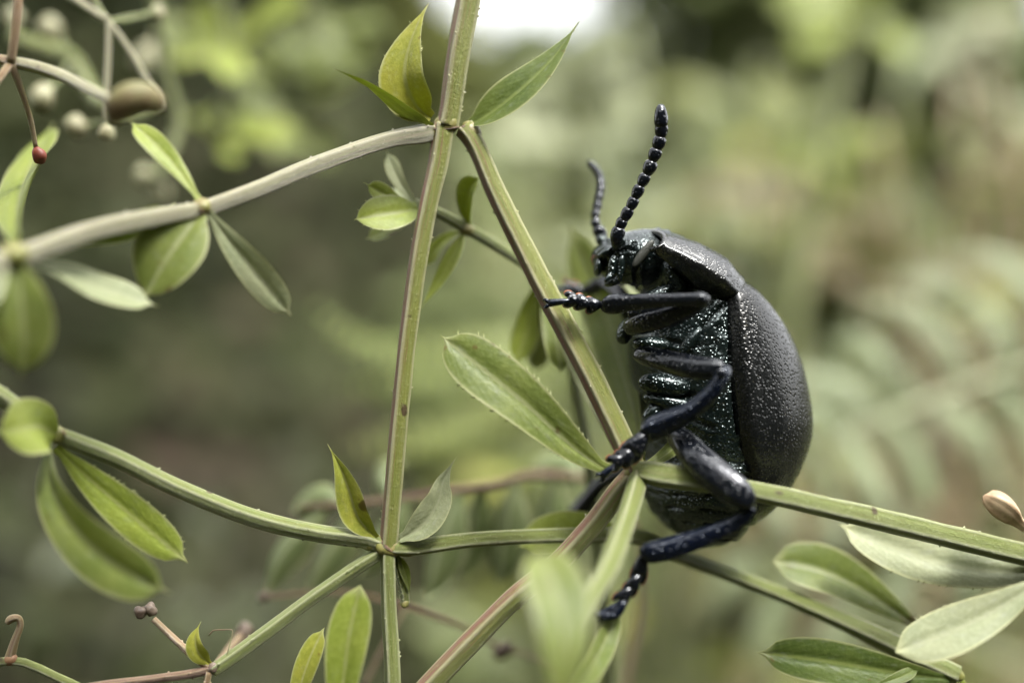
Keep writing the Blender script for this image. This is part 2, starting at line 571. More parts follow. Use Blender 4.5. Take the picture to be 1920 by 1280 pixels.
M['herb_pale'] = leaf_mat('meadow_leaf_pale', (.09, .115, .048), (.125, .15, .066), (.14, .165, .08), (.17, .19, .10), scale=.2)
M['herb_tan'] = leaf_mat('withered_leaf', (.125, .10, .045), (.165, .135, .065), (.16, .135, .075), (.19, .165, .10), scale=.2)
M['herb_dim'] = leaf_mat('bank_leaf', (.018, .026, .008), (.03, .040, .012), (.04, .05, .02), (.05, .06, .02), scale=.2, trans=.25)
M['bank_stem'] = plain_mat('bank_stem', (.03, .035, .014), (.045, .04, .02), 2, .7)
M['fern_rib'] = plain_mat('fern_rachis', (.24, .25, .14), (.20, .21, .11), 3, .5)
M['bark'] = plain_mat('bark', (.07, .055, .04), (.12, .10, .07), 2, .8)
M['wood_root'] = plain_mat('brown_twig', (.10, .06, .04), (.16, .11, .08), 2, .8)

# ------------------------------------------------------------------ ground, bank
def smooth(a, b, x):
    t = np.clip((x - a) / (b - a), 0, 1)
    return t * t * (3 - 2 * t)


def ground_h(x, y):
    x, y = np.asarray(x, float), np.asarray(y, float)
    left = smooth(12, -14, x)
    y0 = 62 - 34 * left
    hb = 26 + 22 * left
    h = smooth(0, 1, (y - y0) / (70 - 32 * left)) * hb
    h = h + .9 * np.sin(x * .21 + y * .13) + .6 * np.sin(x * .53 - y * .37 + 1) + .35 * np.sin(x * 1.1 + 2 * np.sin(y * .7))
    h = h + smooth(150, 420, y) * 95 * (1 - .75 * np.exp(-((x / (y + 7) - .03) / .05) ** 2))
    # added unseen bank round behind the viewer, shaped to darken the beetle's reflections
    h = h + smooth(34, 80, np.hypot(x, y)) * smooth(12, -30, y) * 95
    return h


def build_ground():
    gx = np.concatenate([-np.geomspace(4000, 112, 14), np.linspace(-110, 110, 150), np.geomspace(112, 4000, 14)])
    gy = np.concatenate([-np.geomspace(2000, 112, 9), np.linspace(-110, 140, 180), np.geomspace(144, 5000, 18)])
    X, Y = np.meshgrid(gx, gy)
    Z = ground_h(X, Y)
    mb = MB()
    mb.grid(np.stack([X.ravel(), Y.ravel(), Z.ravel()], 1), [(0., 0., 0.)] * X.size, len(gx), len(gy))
    m, nd, lk, bs, out = new_mat('leafy_soil')
    a = noise_tex(nd, lk, .10, 5, .6)
    b = noise_tex(nd, lk, .45, 5, .65)
    c = noise_tex(nd, lk, .22, 3, .5)
    col = mix(nd, lk, ramp(nd, lk, a, .35, .62), (.022, .020, .012), (.036, .040, .018))
    col = mix(nd, lk, ramp(nd, lk, b, .5, .72, 0, .75), col, (.058, .066, .030))
    col = mix(nd, lk, ramp(nd, lk, c, .58, .72, 0, .8), col, (.085, .060, .045))
    col = mix(nd, lk, ramp(nd, lk, b, .28, .42, .7, 0), col, (.018, .017, .010))
    lk.new(col, bs.inputs['Base Color'])
    bs.inputs['Roughness'].default_value = .9
    bs.inputs['Specular IOR Level'].default_value = .08
    bp = N(nd, 'Bump')
    bp.inputs['Strength'].default_value = .8
    bp.inputs['Distance'].default_value = 1.0
    lk.new(b, bp.inputs['Height'])
    lk.new(bp.outputs[0], bs.inputs['Normal'])
    return tag(mb.build('ground', m), kind='structure')


build_ground()


def leaf_cloud(pos, nrm_up, size, colv, spread=1.0):
    """folded six-point leaves at pos (n,3); returns verts, faces, attr as numpy"""
    n = len(pos)
    ax = NPR.normal(size=(n, 3)); ax[:, 2] *= .6
    ax /= np.linalg.norm(ax, axis=1)[:, None]
    up = NPR.normal(size=(n, 3)) * spread + np.asarray(nrm_up)
    b = np.cross(up, ax); b /= np.linalg.norm(b, axis=1)[:, None] + 1e-9
    u = np.cross(ax, b)
    s = (size * NPR.uniform(.6, 1.35, n))[:, None]
    V = np.stack([pos, pos + ax * s * .45 + b * s * .30 + u * s * .10, pos + ax * s * 1.0 - u * s * .12,
                  pos + ax * s * .45 - b * s * .30 + u * s * .10, pos + ax * s * .5 - u * s * .02], axis=1)
    base = (np.arange(n) * 5)[:, None]
    F = np.concatenate([base + np.array([[0, 1, 4]]), base + np.array([[1, 2, 4]]), base + np.array([[2, 3, 4]]), base + np.array([[3, 0, 4]])])
    A = np.repeat(np.stack([colv, NPR.random(n), np.zeros(n)], 1), 5, axis=0)
    return V.reshape(-1, 3), F, A


def np_mesh(name, V, F, A, mat):
    me = bpy.data.meshes.new(name)
    me.vertices.add(len(V)); me.vertices.foreach_set('co', V.astype(np.float32).ravel())
    k = F.shape[1]
    me.loops.add(F.size); me.loops.foreach_set('vertex_index', F.astype(np.int32).ravel())
    me.polygons.add(len(F)); me.polygons.foreach_set('loop_start', np.arange(len(F), dtype=np.int32) * k)
    me.polygons.foreach_set('loop_total', np.full(len(F), k, dtype=np.int32))
    me.polygons.foreach_set('use_smooth', np.ones(len(F), dtype=bool))
    me.materials.append(mat)
    me.update(calc_edges=True)
    at = me.attributes.new('suv', 'FLOAT_VECTOR', 'POINT')
    at.data.foreach_set('vector', A.astype(np.float32).ravel())
    return me


def link(name, me, parent=None, loc=(0, 0, 0)):
    o = bpy.data.objects.new(name, me)
    scene.collection.objects.link(o)
    o.location = loc
    if parent is not None: o.parent = parent
    return o


# low plants nobody could count: three sorts of ground cover
def ground_cover(name, label, cat, n, xr, yr, size, cols, height, trans=.3):
    x = NPR.uniform(*xr, n); y = NPR.uniform(*yr, n)
    keep = np.abs(x) < (y + 7) * .75 + 8
    x, y = x[keep], y[keep]
    patch = .5 + .5 * np.sin(x * .33 + 1.7 * np.sin(y * .21)) * np.sin(y * .29 + 1.3 * np.sin(x * .17))
    z = ground_h(x, y) + NPR.uniform(0, 1, len(x)) ** 1.5 * height * (.35 + .9 * patch)
    cv = np.clip(NPR.normal(.5, .22, len(x)) + (patch - .5) * .5, 0, 1)
    V, F, A = leaf_cloud(np.stack([x, y, z], 1), (0, -.4, 1), size, cv, .7)
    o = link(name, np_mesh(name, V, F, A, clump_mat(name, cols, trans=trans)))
    return tag(o, label, cat, kind='stuff')


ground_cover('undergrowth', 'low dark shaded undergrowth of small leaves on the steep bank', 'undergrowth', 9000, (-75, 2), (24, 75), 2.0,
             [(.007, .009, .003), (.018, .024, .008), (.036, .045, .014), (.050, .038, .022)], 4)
ground_cover('meadow_plants', 'mixed grey green low meadow plants with dry brown leaves on the slope', 'meadow plants', 16000, (-4, 95), (26, 125), 2.8,
             [(.06, .058, .024), (.105, .13, .045), (.155, .185, .072), (.205, .225, .105), (.27, .24, .14)], 9)


# shrubs behind: crown of leaves on limbs
def shrub(name, label, x, y, rx, h, cols, leafsize, n, group=None, seed=0, gap=.0):
    z0 = float(ground_h(x, y))
    root = empty(name, (x, y, z0))
    tag(root, label, 'shrub', group)
    r = random.Random(seed)
    mb = MB()
    tube(mb, [(0, 0, -1, h * .035), (h * .02, 0, h * .25, h * .028), (-h * .01, h * .01, h * .55, h * .018), (0, 0, h * .85, h * .006)], 14, 8)
    for k in range(9):
        a = r.uniform(0, 6.28); zz = h * r.uniform(.15, .6); q = rx * r.uniform(.5, .85)
        tube(mb, [(0, 0, zz, h * .016), (q * .5 * math.cos(a), q * .5 * math.sin(a), zz + h * .12, h * .011), (q * math.cos(a), q * math.sin(a), zz + h * r.uniform(.15, .32), h * .004)], 9, 6)
    t = mb.build('trunk', M['bark'], None)
    t.parent = root
    pos = []
    blobs = []
    for k in range(26):
        a = r.uniform(0, 6.28); q = rx * math.sqrt(r.random()) * .85
        blobs.append((q * math.cos(a), q * math.sin(a), h * r.uniform(.12, .92) * (1 - .25 * (q / rx) ** 2), rx * r.uniform(.22, .42)))
    per = n // len(blobs)
    for bx, by, bz, br in blobs:
        d = NPR.normal(size=(per, 3)); d /= np.linalg.norm(d, axis=1)[:, None]
        d *= (br * NPR.uniform(.35, 1.05, per) ** .6)[:, None]
        pos.append(d * np.array([1, 1, .85]) + np.array([bx, by, bz]))
    pos = np.concatenate(pos)
    pos[:, 2] = np.maximum(pos[:, 2], .5)
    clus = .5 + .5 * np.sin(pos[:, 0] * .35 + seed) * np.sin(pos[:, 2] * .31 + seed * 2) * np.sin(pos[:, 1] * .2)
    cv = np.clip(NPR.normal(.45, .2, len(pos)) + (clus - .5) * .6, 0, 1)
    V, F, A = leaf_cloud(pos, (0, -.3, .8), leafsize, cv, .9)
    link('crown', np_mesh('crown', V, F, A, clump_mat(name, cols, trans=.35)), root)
    return root


OLIVE = [(.08, .085, .026), (.14, .155, .045), (.21, .225, .068), (.31, .32, .10)]
GREY = [(.10, .12, .048), (.16, .19, .078), (.22, .25, .11), (.29, .32, .155)]
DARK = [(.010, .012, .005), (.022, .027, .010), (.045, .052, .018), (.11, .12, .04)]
TAN = [(.11, .09, .05), (.20, .18, .09), (.29, .27, .14), (.40, .33, .23)]
HG = 'shrubs closing off the view behind the meadow'
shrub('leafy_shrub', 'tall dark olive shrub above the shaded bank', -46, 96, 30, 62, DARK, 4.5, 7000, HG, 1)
shrub('leafy_shrub', 'dark green shrub beside the bright gap of sky, nearest the bank', -17.5, 118, 14, 56, OLIVE, 4.5, 5000, HG, 2)
shrub('leafy_shrub', 'grey green shrub beside the bright gap of sky, on the meadow side', 31.5, 125, 20, 82, GREY, 4.5, 12000, HG, 3)
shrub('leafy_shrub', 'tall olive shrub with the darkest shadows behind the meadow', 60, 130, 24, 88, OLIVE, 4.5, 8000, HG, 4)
shrub('leafy_shrub', 'low dense shrub under the bright gap of sky', 7, 140, 20, 41, GREY, 4.5, 6000, HG, 6)
shrub('low_shrub', 'low tan and yellow shrub with withered leaves in the meadow', 20, 60, 11, 26, TAN, 2.6, 5000, None, 8)
shrub('low_shrub', 'low pale green shrub standing behind the fern', 15, 70, 12, 25, GREY, 2.6, 4500, None, 9)
shrub('low_shrub', 'low grey green shrub behind the gripped stem', 1, 66, 11, 28, GREY, 2.6, 4500, None, 10)
shrub('low_shrub', 'low olive shrub between the tan shrub and the tall shrubs', 34, 86, 14, 42, OLIVE, 3.2, 5000, None, 12)


# ------------------------------------------------------------------ the beetle
TH = math.radians(22)
YC = 0.36
KB = (YC + D) / D / S
B0 = P(1320, 640, YC)
DV = Vector((math.cos(TH), math.sin(TH), 0))      # dorsal, horizontal part
LV = Vector((math.sin(TH), -math.cos(TH), 0))     # towards the near flank


def Bp(x, y, l=0.0):
    """point of the beetle's trunk: x, y in the sagittal plane (photo pixels), l sideways (same unit)"""
    return B0 + DV * ((x - 1320) / math.cos(TH) * KB) + Vector((0, 0, (640 - y) * KB)) + LV * (l * KB)


def seg_dist(px, py, poly):
    best = 1e9
    for (x0, y0), (x1, y1) in zip(poly[:-1], poly[1:]):
        dx, dy = x1 - x0, y1 - y0
        t = max(0, min(1, ((px - x0) * dx + (py - y0) * dy) / (dx * dx + dy * dy)))
        best = min(best, math.hypot(px - x0 - t * dx, py - y0 - t * dy))
    return best


beetle = empty('beetle', Bp(1330, 1000, 0))
tag(beetle, 'glossy black leaf beetle clinging upright to the bedstraw stems', 'beetle')

body = MB()
# spine rows: x, y, dorsal radius, ventral radius, half width
SP = [(1113, 494, 4, 4, 8), (1117, 493, 19, 20, 32), (1130, 491, 31, 33, 46), (1158, 488, 43, 47, 60), (1190, 486, 51, 52, 67), (1218, 487, 54, 54, 74),
      (1247, 500, 58, 60, 88), (1276, 530, 62, 78, 118), (1292, 580, 60, 104, 136), (1302, 640, 75, 112, 150), (1309, 710, 90, 108, 165),
      (1316, 790, 95, 104, 172), (1322, 860, 92, 106, 166), (1324, 925, 80, 102, 146), (1320, 978, 56, 78, 108), (1314, 1008, 32, 44, 62), (1310, 1022, 6, 8, 12)]
NV, NU = 170, 96
sp = spline([(a, b, 0, c, d, e) for a, b, c, d, e in SP], NV)
tan = np.gradient(sp[:, :2], axis=0)
tan /= np.linalg.norm(tan, axis=1)[:, None]
GROOVES = [([(1268, 652), (1296, 612), (1330, 578)], 3.5, 5), ([(1322, 612), (1320, 672)], 3, 5), ([(1270, 652), (1322, 640)], 2.5, 3),
           ([(1335, 770), (1344, 810), (1350, 870)], 2.5, 4), ([(1348, 765), (1362, 815), (1372, 870)], 2.5, 4), ([(1190, 645), (1250, 640), (1272, 655)], 4, 6),
           ([(1210, 745), (1250, 725), (1300, 742)], 4, 6), ([(1215, 780), (1250, 765), (1310, 790)], 3.5, 6), ([(1240, 520), (1250, 545), (1290, 560)], 3.5, 6),
           ([(1235, 440), (1232, 470), (1245, 500), (1238, 540)], 4, 8), ([(1176, 468), (1178, 500), (1184, 530)], 3.5, 7), ([(1340, 640), (1345, 720), (1352, 800)], 3, 4),
           ([(1310, 700), (1318, 740)], 3, 4), ([(1130, 462), (1150, 478), (1176, 476)], 3, 5), ([(1140, 484), (1136, 520)], 3, 5), ([(1186, 500), (1178, 520), (1150, 534)], 3, 4)]
pts, at = [], []
for j in range(NV):
    x, y, _, rd, rv, w = sp[j]
    nx, ny = tan[j][1], -tan[j][0]        # dorsal side of the path (screen y runs down)
    for i in range(NU):
        a = 2 * math.pi * i / NU
        cd, sl = math.cos(a), math.sin(a)
        r = rd if cd > 0 else rv
        p = (x + nx * r * cd, y + ny * r * cd, w * sl)
        disp = 0.0
        # overlapping belly plates
        if y > 852 and cd < .55:
            q = ((y - 852 + 10 * sl * sl) % 31) / 31
            disp += 6.0 * (q ** .6) - 6.5 * math.exp(-(q / .08) ** 2)
        sx, sy = p[0] + p[2] * math.sin(TH) * 1.0, p[1]
        if sl > -.2:
            for poly, wd, dp in GROOVES:
                dd = seg_dist(sx, sy, poly)
                if dd < wd * 4:
                    disp += -dp * math.exp(-(dd / wd) ** 2) + dp * .45 * math.exp(-((dd - wd * 2.2) / wd) ** 2)
        k = 1 + disp / max(r, 30)
        if j in (0, NV - 1): k = 1
        pts.append(Bp(x + nx * r * cd * k, y + ny * r * cd * k, w * sl * k))
        at.append((cd, j / NV, sl))
body.grid(pts, at, NU, NV, close_u=True, cap=True, mat=0)


def rows(*r):
    return [(*P(x, y, d), W(q, d)) for x, y, d, q in r]


def bel(x, y, d, rx, ang, ry, rz=None, mat=0, pw=.8, taper=0):
    """ellipsoid placed by picture: rx along the angle (degrees, 0 right, 90 up)"""
    a = math.radians(ang)
    ellipsoid(body, P(x, y, d), (math.cos(a), 0, math.sin(a)), (W(rx, d), W(rz or ry, d), W(ry, d)), 20, 12, mat, pw, taper)


# ventral lumps: coxae, sterna, flank plates
bel(1196, 606, -.10, 30, 25, 20, 26, 0)        # front coxa
bel(1172, 622, .0, 24, 70, 16, 22, 0)
bel(1222, 646, -.10, 36, -4, 16, 24, 0)        # mid coxa
bel(1246, 722, -.08, 50, -8, 22, 24, 0)        # metasternum bulge
bel(1262, 756, -.07, 58, -12, 16, 22, 0)       # hind coxa plate
bel(1226, 774, -.06, 26, 50, 18, 20, 0)
bel(1258, 800, -.16, 20, -40, 15, 20, 0)       # trochanter
bel(1295, 640, -.10, 34, 55, 13, 18, 0)
bel(1352, 665, -.02, 52, 95, 17, 22, 0)        # flank plates by the wing-case edge
bel(1366, 760, -.02, 62, 98, 13, 18, 0)
bel(1262, 520, -.02, 34, -62, 20, 26, 0)       # neck lobe
bel(1226, 556, -.06, 40, 28, 14, 22, 0)
# head: brow, lip, jaw plates, feelers' sockets
bel(1136, 474, .06, 22, 215, 12, 34, 0)
bel(1121, 500, .07, 18, 265, 9, 30, 0)
bel(1148, 500, -.07, 22, 262, 8, 8, 0)
bel(1164, 502, -.075, 24, 264, 7, 7, 0)
bel(1150, 527, .0, 18, 200, 9, 16, 0)
bel(1160, 455, -.06, 15, 40, 12, 14, 0)
bel(1130, 452, .30, 14, 140, 12, 14, 0)
tube(body, rows((1146, 512, -.09, 5), (1140, 522, -.11, 5), (1134, 528, -.11, 3)), 8, 8)


def bristles(x, y, d, n, ln, a0, a1, spread, mat, seed):
    r = random.Random(seed)
    for k in range(n):
        xx, yy = x + r.uniform(-spread, spread), y + r.uniform(-spread, spread)
        a = math.radians(r.uniform(a0, a1)); l = ln * r.uniform(.6, 1.2)
        tube(body, rows((xx, yy, d, .4), (xx + math.cos(a) * l, yy - math.sin(a) * l, d, .2)), 2, 3, mat=mat)


bristles(1116, 488, .05, 8, 8, 150, 210, 8, 2, 3)


def leg_piece(r0, n=40, seg=32, flat=1.0, mat=1, wob=.07, seed=0, fd=(0, -1, 0)):
    r = [(x, y, d, q * 1.13) for x, y, d, q in r0]
    tube(body, rows(*r), n, seg, mat=mat, flat=flat, flatdir=fd, wob=wob, seed=seed, ridge=.055 if mat == 1 else .085, twist=.55 + .2 * math.sin(seed))


def tarsus(chain, claw_from, claw_tip, d, r0):
    """three lobed joints with orange fringe, then the claw joint with two hooks"""
    for k, (x0, y0, x1, y1, wd) in enumerate(chain):
        ang = math.atan2(-(y1 - y0), x1 - x0)
        L = math.hypot(x1 - x0, y1 - y0)
        dd = d - .012 * k
        nxp, nyp = -math.sin(ang), -math.cos(ang)      # picture normal, y down
        # joint body: narrow at its root, broad heart-shaped end
        tube(body, rows((x0, y0, dd, wd * .45), (x0 + (x1 - x0) * .45, y0 + (y1 - y0) * .45, dd - .01, wd * .8),
                        (x0 + (x1 - x0) * .85, y0 + (y1 - y0) * .85, dd, wd * 1.02), (x1 + (x1 - x0) * .12, y1 + (y1 - y0) * .12, dd, wd * .55)), 14, 14, mat=1, flat=.75, flatdir=(0, -1, 0))
        for s in (-1, 1):                              # two lobes and their pale orange sole fringe
            cx, cy = x1 + nxp * wd * .62 * s, y1 + nyp * wd * .62 * s
            a = Vector((math.cos(ang), 0, math.sin(ang)))
            ellipsoid(body, P(cx, cy, dd), a, (W(L * .42, dd), W(wd * .42, dd), W(wd * .45, dd)), 12, 8, 1)
            ellipsoid(body, P(cx + nxp * s * 1.2 + math.cos(ang) * 1.5, cy + nyp * s * 1.2 - math.sin(ang) * 1.5, dd + .035), a, (W(L * .44, dd), W(wd * .30, dd), W(wd * .47, dd)), 12, 8, 2)
    (x0, y0), (x1, y1) = claw_from, claw_tip
    dd = d - .03
    tube(body, rows((x0, y0, dd, r0 * .5), ((x0 + x1) / 2, (y0 + y1) / 2, dd - .01, r0 * .75), (x1, y1, dd, r0)), 12, 12, mat=3)
    ang = math.atan2(-(y1 - y0), x1 - x0)
    for s, ofs in ((-1, 0), (1, .05)):
        c, sn = math.cos(ang), math.sin(ang)
        nx, ny = -sn * s, -c * s
        q = r0
        tube(body, rows((x1, y1, dd + ofs, q * .55), (x1 + c * q * .9 + nx * q * .9, y1 - sn * q * .9 + ny * q * .9, dd + ofs, q * .4),
                        (x1 + c * q * 1.5 + nx * q * .6, y1 - sn * q * 1.5 + ny * q * .6, dd + ofs + .02, q * .12)), 8, 8, mat=3)


# near front leg
leg_piece([(1180, 613, -.16, 14), (1205, 606, -.24, 19), (1250, 596, -.34, 19), (1295, 578, -.42, 15), (1318, 564, -.46, 12)], seed=1, flat=.9)
leg_piece([(1180, 590, -.20, 8), (1225, 584, -.28, 13), (1275, 574, -.38, 10), (1310, 562, -.44, 8)], seed=2, flat=.8)
leg_piece([(1326, 562, -.50, 8), (1318, 562, -.52, 13), (1298, 562, -.50, 12), (1240, 564, -.42, 12.5), (1185, 567, -.33, 15), (1150, 570, -.28, 18), (1133, 572, -.26, 13), (1127, 572, -.25, 5)], mat=1, seed=3, flat=.85)
bel(1315, 560, -.56, 8, 70, 10, 5, 1)
tarsus([(1126, 570, 1106, 572, 15), (1106, 570, 1086, 566, 15), (1088, 564, 1066, 561, 15)], (1076, 563), (1030, 568), -.23, 8)
# near mid leg
leg_piece([(1196, 664, -.14, 12), (1215, 669, -.20, 17), (1262, 681, -.33, 21), (1310, 690, -.43, 21), (1345, 690, -.48, 17), (1358, 686, -.50, 11)], seed=4, flat=.95)
leg_piece([(1364, 690, -.52, 8), (1356, 702, -.55, 12), (1335, 735, -.54, 14), (1295, 770, -.50, 16), (1240, 796, -.44, 20), (1212, 807, -.42, 17), (1202, 811, -.41, 8)], mat=3, seed=5, flat=.85)
bel(1352, 700, -.585, 9, 40, 10, 5, 1)
tarsus([(1212, 812, 1184, 846, 21), (1186, 846, 1168, 860, 19), (1170, 858, 1150, 868, 16)], (1160, 866), (1131, 890), -.42, 9)
# near hind leg
leg_piece([(1252, 798, -.20, 11), (1272, 820, -.32, 20), (1310, 862, -.46, 28), (1350, 898, -.55, 30), (1388, 928, -.61, 26), (1404, 942, -.63, 17), (1410, 948, -.63, 7)], mat=1, seed=6, flat=.85)
leg_piece([(1412, 952, -.62, 6), (1402, 963, -.60, 10), (1365, 986, -.58, 14), (1300, 1013, -.56, 18), (1235, 1032, -.55, 20), (1210, 1036, -.55, 17), (1200, 1038, -.55, 7)], mat=3, seed=7, flat=.85)
tarsus([(1208, 1036, 1198, 1076, 15), (1198, 1078, 1182, 1103, 14), (1184, 1102, 1164, 1122, 14)], (1176, 1120), (1128, 1152), -.52, 9)
tube(body, rows((1172, 1124, -.55, 7), (1150, 1152, -.56, 11), (1124, 1153, -.56, 9), (1116, 1148, -.56, 3)), 12, 12, mat=3)
# far legs
leg_piece([(1180, 590, .45, 14), (1160, 550, .62, 15), (1135, 530, .75, 14), (1105, 544, .85, 13), (1095, 550, .86, 10)], mat=1, seed=8)
tarsus([(1096, 548, 1078, 543, 13), (1080, 543, 1062, 539, 12)], (1066, 540), (1046, 545), .84, 7)
leg_piece([(1230, 850, .7, 18), (1170, 885, .85, 16), (1130, 905, .95, 13), (1104, 935, 1.0, 15), (1080, 966, 1.05, 16), (1072, 976, 1.05, 9)], mat=1, seed=9)
tarsus([(1074, 978, 1060, 996, 13), (1060, 996, 1050, 1010, 12)], (1054, 1004), (1040, 1022), 1.05, 7)
leg_piece([(1220, 690, .7, 15), (1180, 720, .85, 16), (1210, 780, .95, 13)], mat=1, seed=10)
body.build('body', [M['under'], M['legshell'], M['fringe'], M['tibia'], M['membrane']], beetle)

# wing cases: rows of y, edge x, outermost x, half width
EL = [(520, 1346, 1352, 60), (532, 1352, 1378, 112), (548, 1357, 1398, 140), (580, 1362, 1430, 156), (620, 1366, 1459, 168), (680, 1371, 1488, 182), (740, 1377, 1503, 190), (800, 1384, 1509, 192),
      (850, 1389, 1495, 182), (900, 1391, 1469, 162), (940, 1387, 1438, 134), (966, 1376, 1408, 98), (984, 1358, 1378, 58), (992, 1340, 1350, 22)]
es = spline([(a, b, c, d) for a, b, c, d in EL], 90)
for side in (1, -1):
    mb = MB()
    pts, at = [], []
    NE = 56
    for j in range(len(es)):
        y, xm, xr, w = es[j]
        xc = xm - w * math.sin(TH)
        rr = max(xr - xc, w * math.sin(TH) + 1)
        h = math.sqrt(rr * rr - (w * math.sin(TH)) ** 2) / math.cos(TH)
        for i in range(NE):
            f = i / (NE - 1)
            if f < .9:
                a = (f / .9) * math.pi / 2
                cs, sn = math.cos(a) ** .92, math.sin(a) ** .96
                sd_, sl_ = h * cs, w * sn
                if f < .02: sd_ -= 2.0                        # the seam dips
            else:                                             # turned-under edge
                q = (f - .9) / .1
                sd_ = -.10 * h * q - 3 * math.exp(-((q - .25) / .15) ** 2)
                sl_ = w * (1 + .012 * math.sin(q * 3.14) - .16 * q * q)
            l = side * max(sl_, .5)
            pts.append(Bp(xc + sd_ * math.cos(TH), y + .03 * (xc - 1330) + (8 * sn if f < .9 else 8) * (1 - min(1, (y - 500) / 120)), l))
            at.append((f, j / 90, 0.0))
    mb.grid(pts, at, NE, len(es))
    if side < 0:
        mb.f = [t[::-1] for t in mb.f]
    o = mb.build('elytron', M['shell'], beetle)
    sm = o.modifiers.new('thickness', 'SOLIDIFY'); sm.thickness = -.02

# pronotum: a domed shield with a raised rim
mb = MB()
pr_rear, pr_front = Vector((1306, 560)), Vector((1178, 468))
fw = (pr_front - pr_rear)
pr_rear, pr_front = pr_rear + Vector((-5, 7)), pr_front + Vector((-3, 5))
nn = Vector((-fw.y, fw.x)).normalized()
if nn.x < 0: nn = -nn
NPv, NPu = 44, 72
pts, at = [], []
for j in range(NPv):
    v = j / (NPv - 1)
    w = np.interp(v, [0, .06, .3, .6, .85, 1], [140, 150, 158, 148, 128, 110])
    h = np.interp(v, [0, .3, .6, 1], [72, 84, 75, 46])
    edge_in = 1 - .0
    for i in range(NPu):
        a = math.pi * 1.14 * (i / (NPu - 1) - .5)
        tuck = max(0, abs(a) - math.pi / 2) / (.07 * math.pi)      # the shield folds under to the flank
        cs, sn = math.cos(a), math.sin(a) * (1 - .46 * tuck * (1 - .75 * v))
        c = pr_rear + fw * v - nn * (26 * tuck * (1 - .7 * v))
        bulge = 10 * math.cos(a) * (1 - v)                     # rear edge bows back in the middle
        rim = 4.5 * math.exp(-((abs(a) - 1.49) / .05) ** 2) + 3.5 * (math.exp(-((v - .985) / .025) ** 2) + math.exp(-((v - .02) / .025) ** 2))
        hh = h * cs ** .9 if cs > 0 else 0.0
        p = c + nn * (hh + rim) - fw.normalized() * bulge
        if v == 1.0: p = p - nn * 6
        if v == 0.0: p = p - nn * 6
        pts.append(Bp(p.x, p.y, (w + (rim * .5)) * sn))
        at.append((a, v, 0.))
mb.grid(pts, at, NPu, NPv)
o = mb.build('pronotum', M['shell_fine'], beetle)
sm = o.modifiers.new('thickness', 'SOLIDIFY'); sm.thickness = -.022

# eyes
for l, d in ((1, -.04), (-1, .38)):
    mb = MB()
    sx = 0 if l > 0 else -26
    a = math.radians(52)
    ax = Vector((math.cos(a), .1, math.sin(a)))
    ellipsoid(mb, P(1206 + sx, 475, d + (-.033 if l > 0 else .06)), ax, (W(31), W(4), W(8.5)), 20, 14, 0, .8)
    mb.build('eye', M['eye'], beetle)

# feelers of eleven joints
AN = [(1157, 442, 15, 13), (1164, 421, 12, 10.5), (1174, 403, 13, 11), (1185, 383, 12, 10.5), (1195, 361, 12.5, 11), (1206, 339, 12, 11), (1217.5, 316, 13, 12.5),
      (1227, 292, 12, 12), (1235, 270, 12.5, 12.2), (1240, 247, 13, 12), (1239.5, 219, 19, 12.4)]
AF = [(1127, 440, 16, 13), (1118, 422, 10, 9.5), (1117, 406, 10, 9), (1120, 390, 10, 9), (1123, 374, 10, 9), (1126, 359, 9, 9), (1127, 345, 9, 8.5), (1125, 332, 9, 8), (1120, 321, 8, 7.5), (1114, 313, 7, 7), (1108, 307, 7, 6)]
for chain, d0, d1 in ((AN, -.10, -.22), (AF, .34, .62)):
    mb = MB()
    for k, (x, y, rl, rw) in enumerate(chain):
        d = d0 + (d1 - d0) * k / 10
        q = chain[min(k + 1, 10)]; p = chain[max(k - 1, 0)]
        ax = Vector((q[0] - p[0], 0, -(q[1] - p[1])))
        ellipsoid(mb, P(x, y, d), ax, (W(rl * 1.2), W(rw), W(rw)), 16, 12, 0, .66, .24 if k < 10 else -.2)
        if k < 10:
            nd_ = d0 + (d1 - d0) * (k + 1) / 10
            tube(mb, rows((x, y, d, 6.5), (chain[k + 1][0], chain[k + 1][1], nd_, 6.5)), 4, 8)
    mb.build('antenna', M['legshell'], beetle)


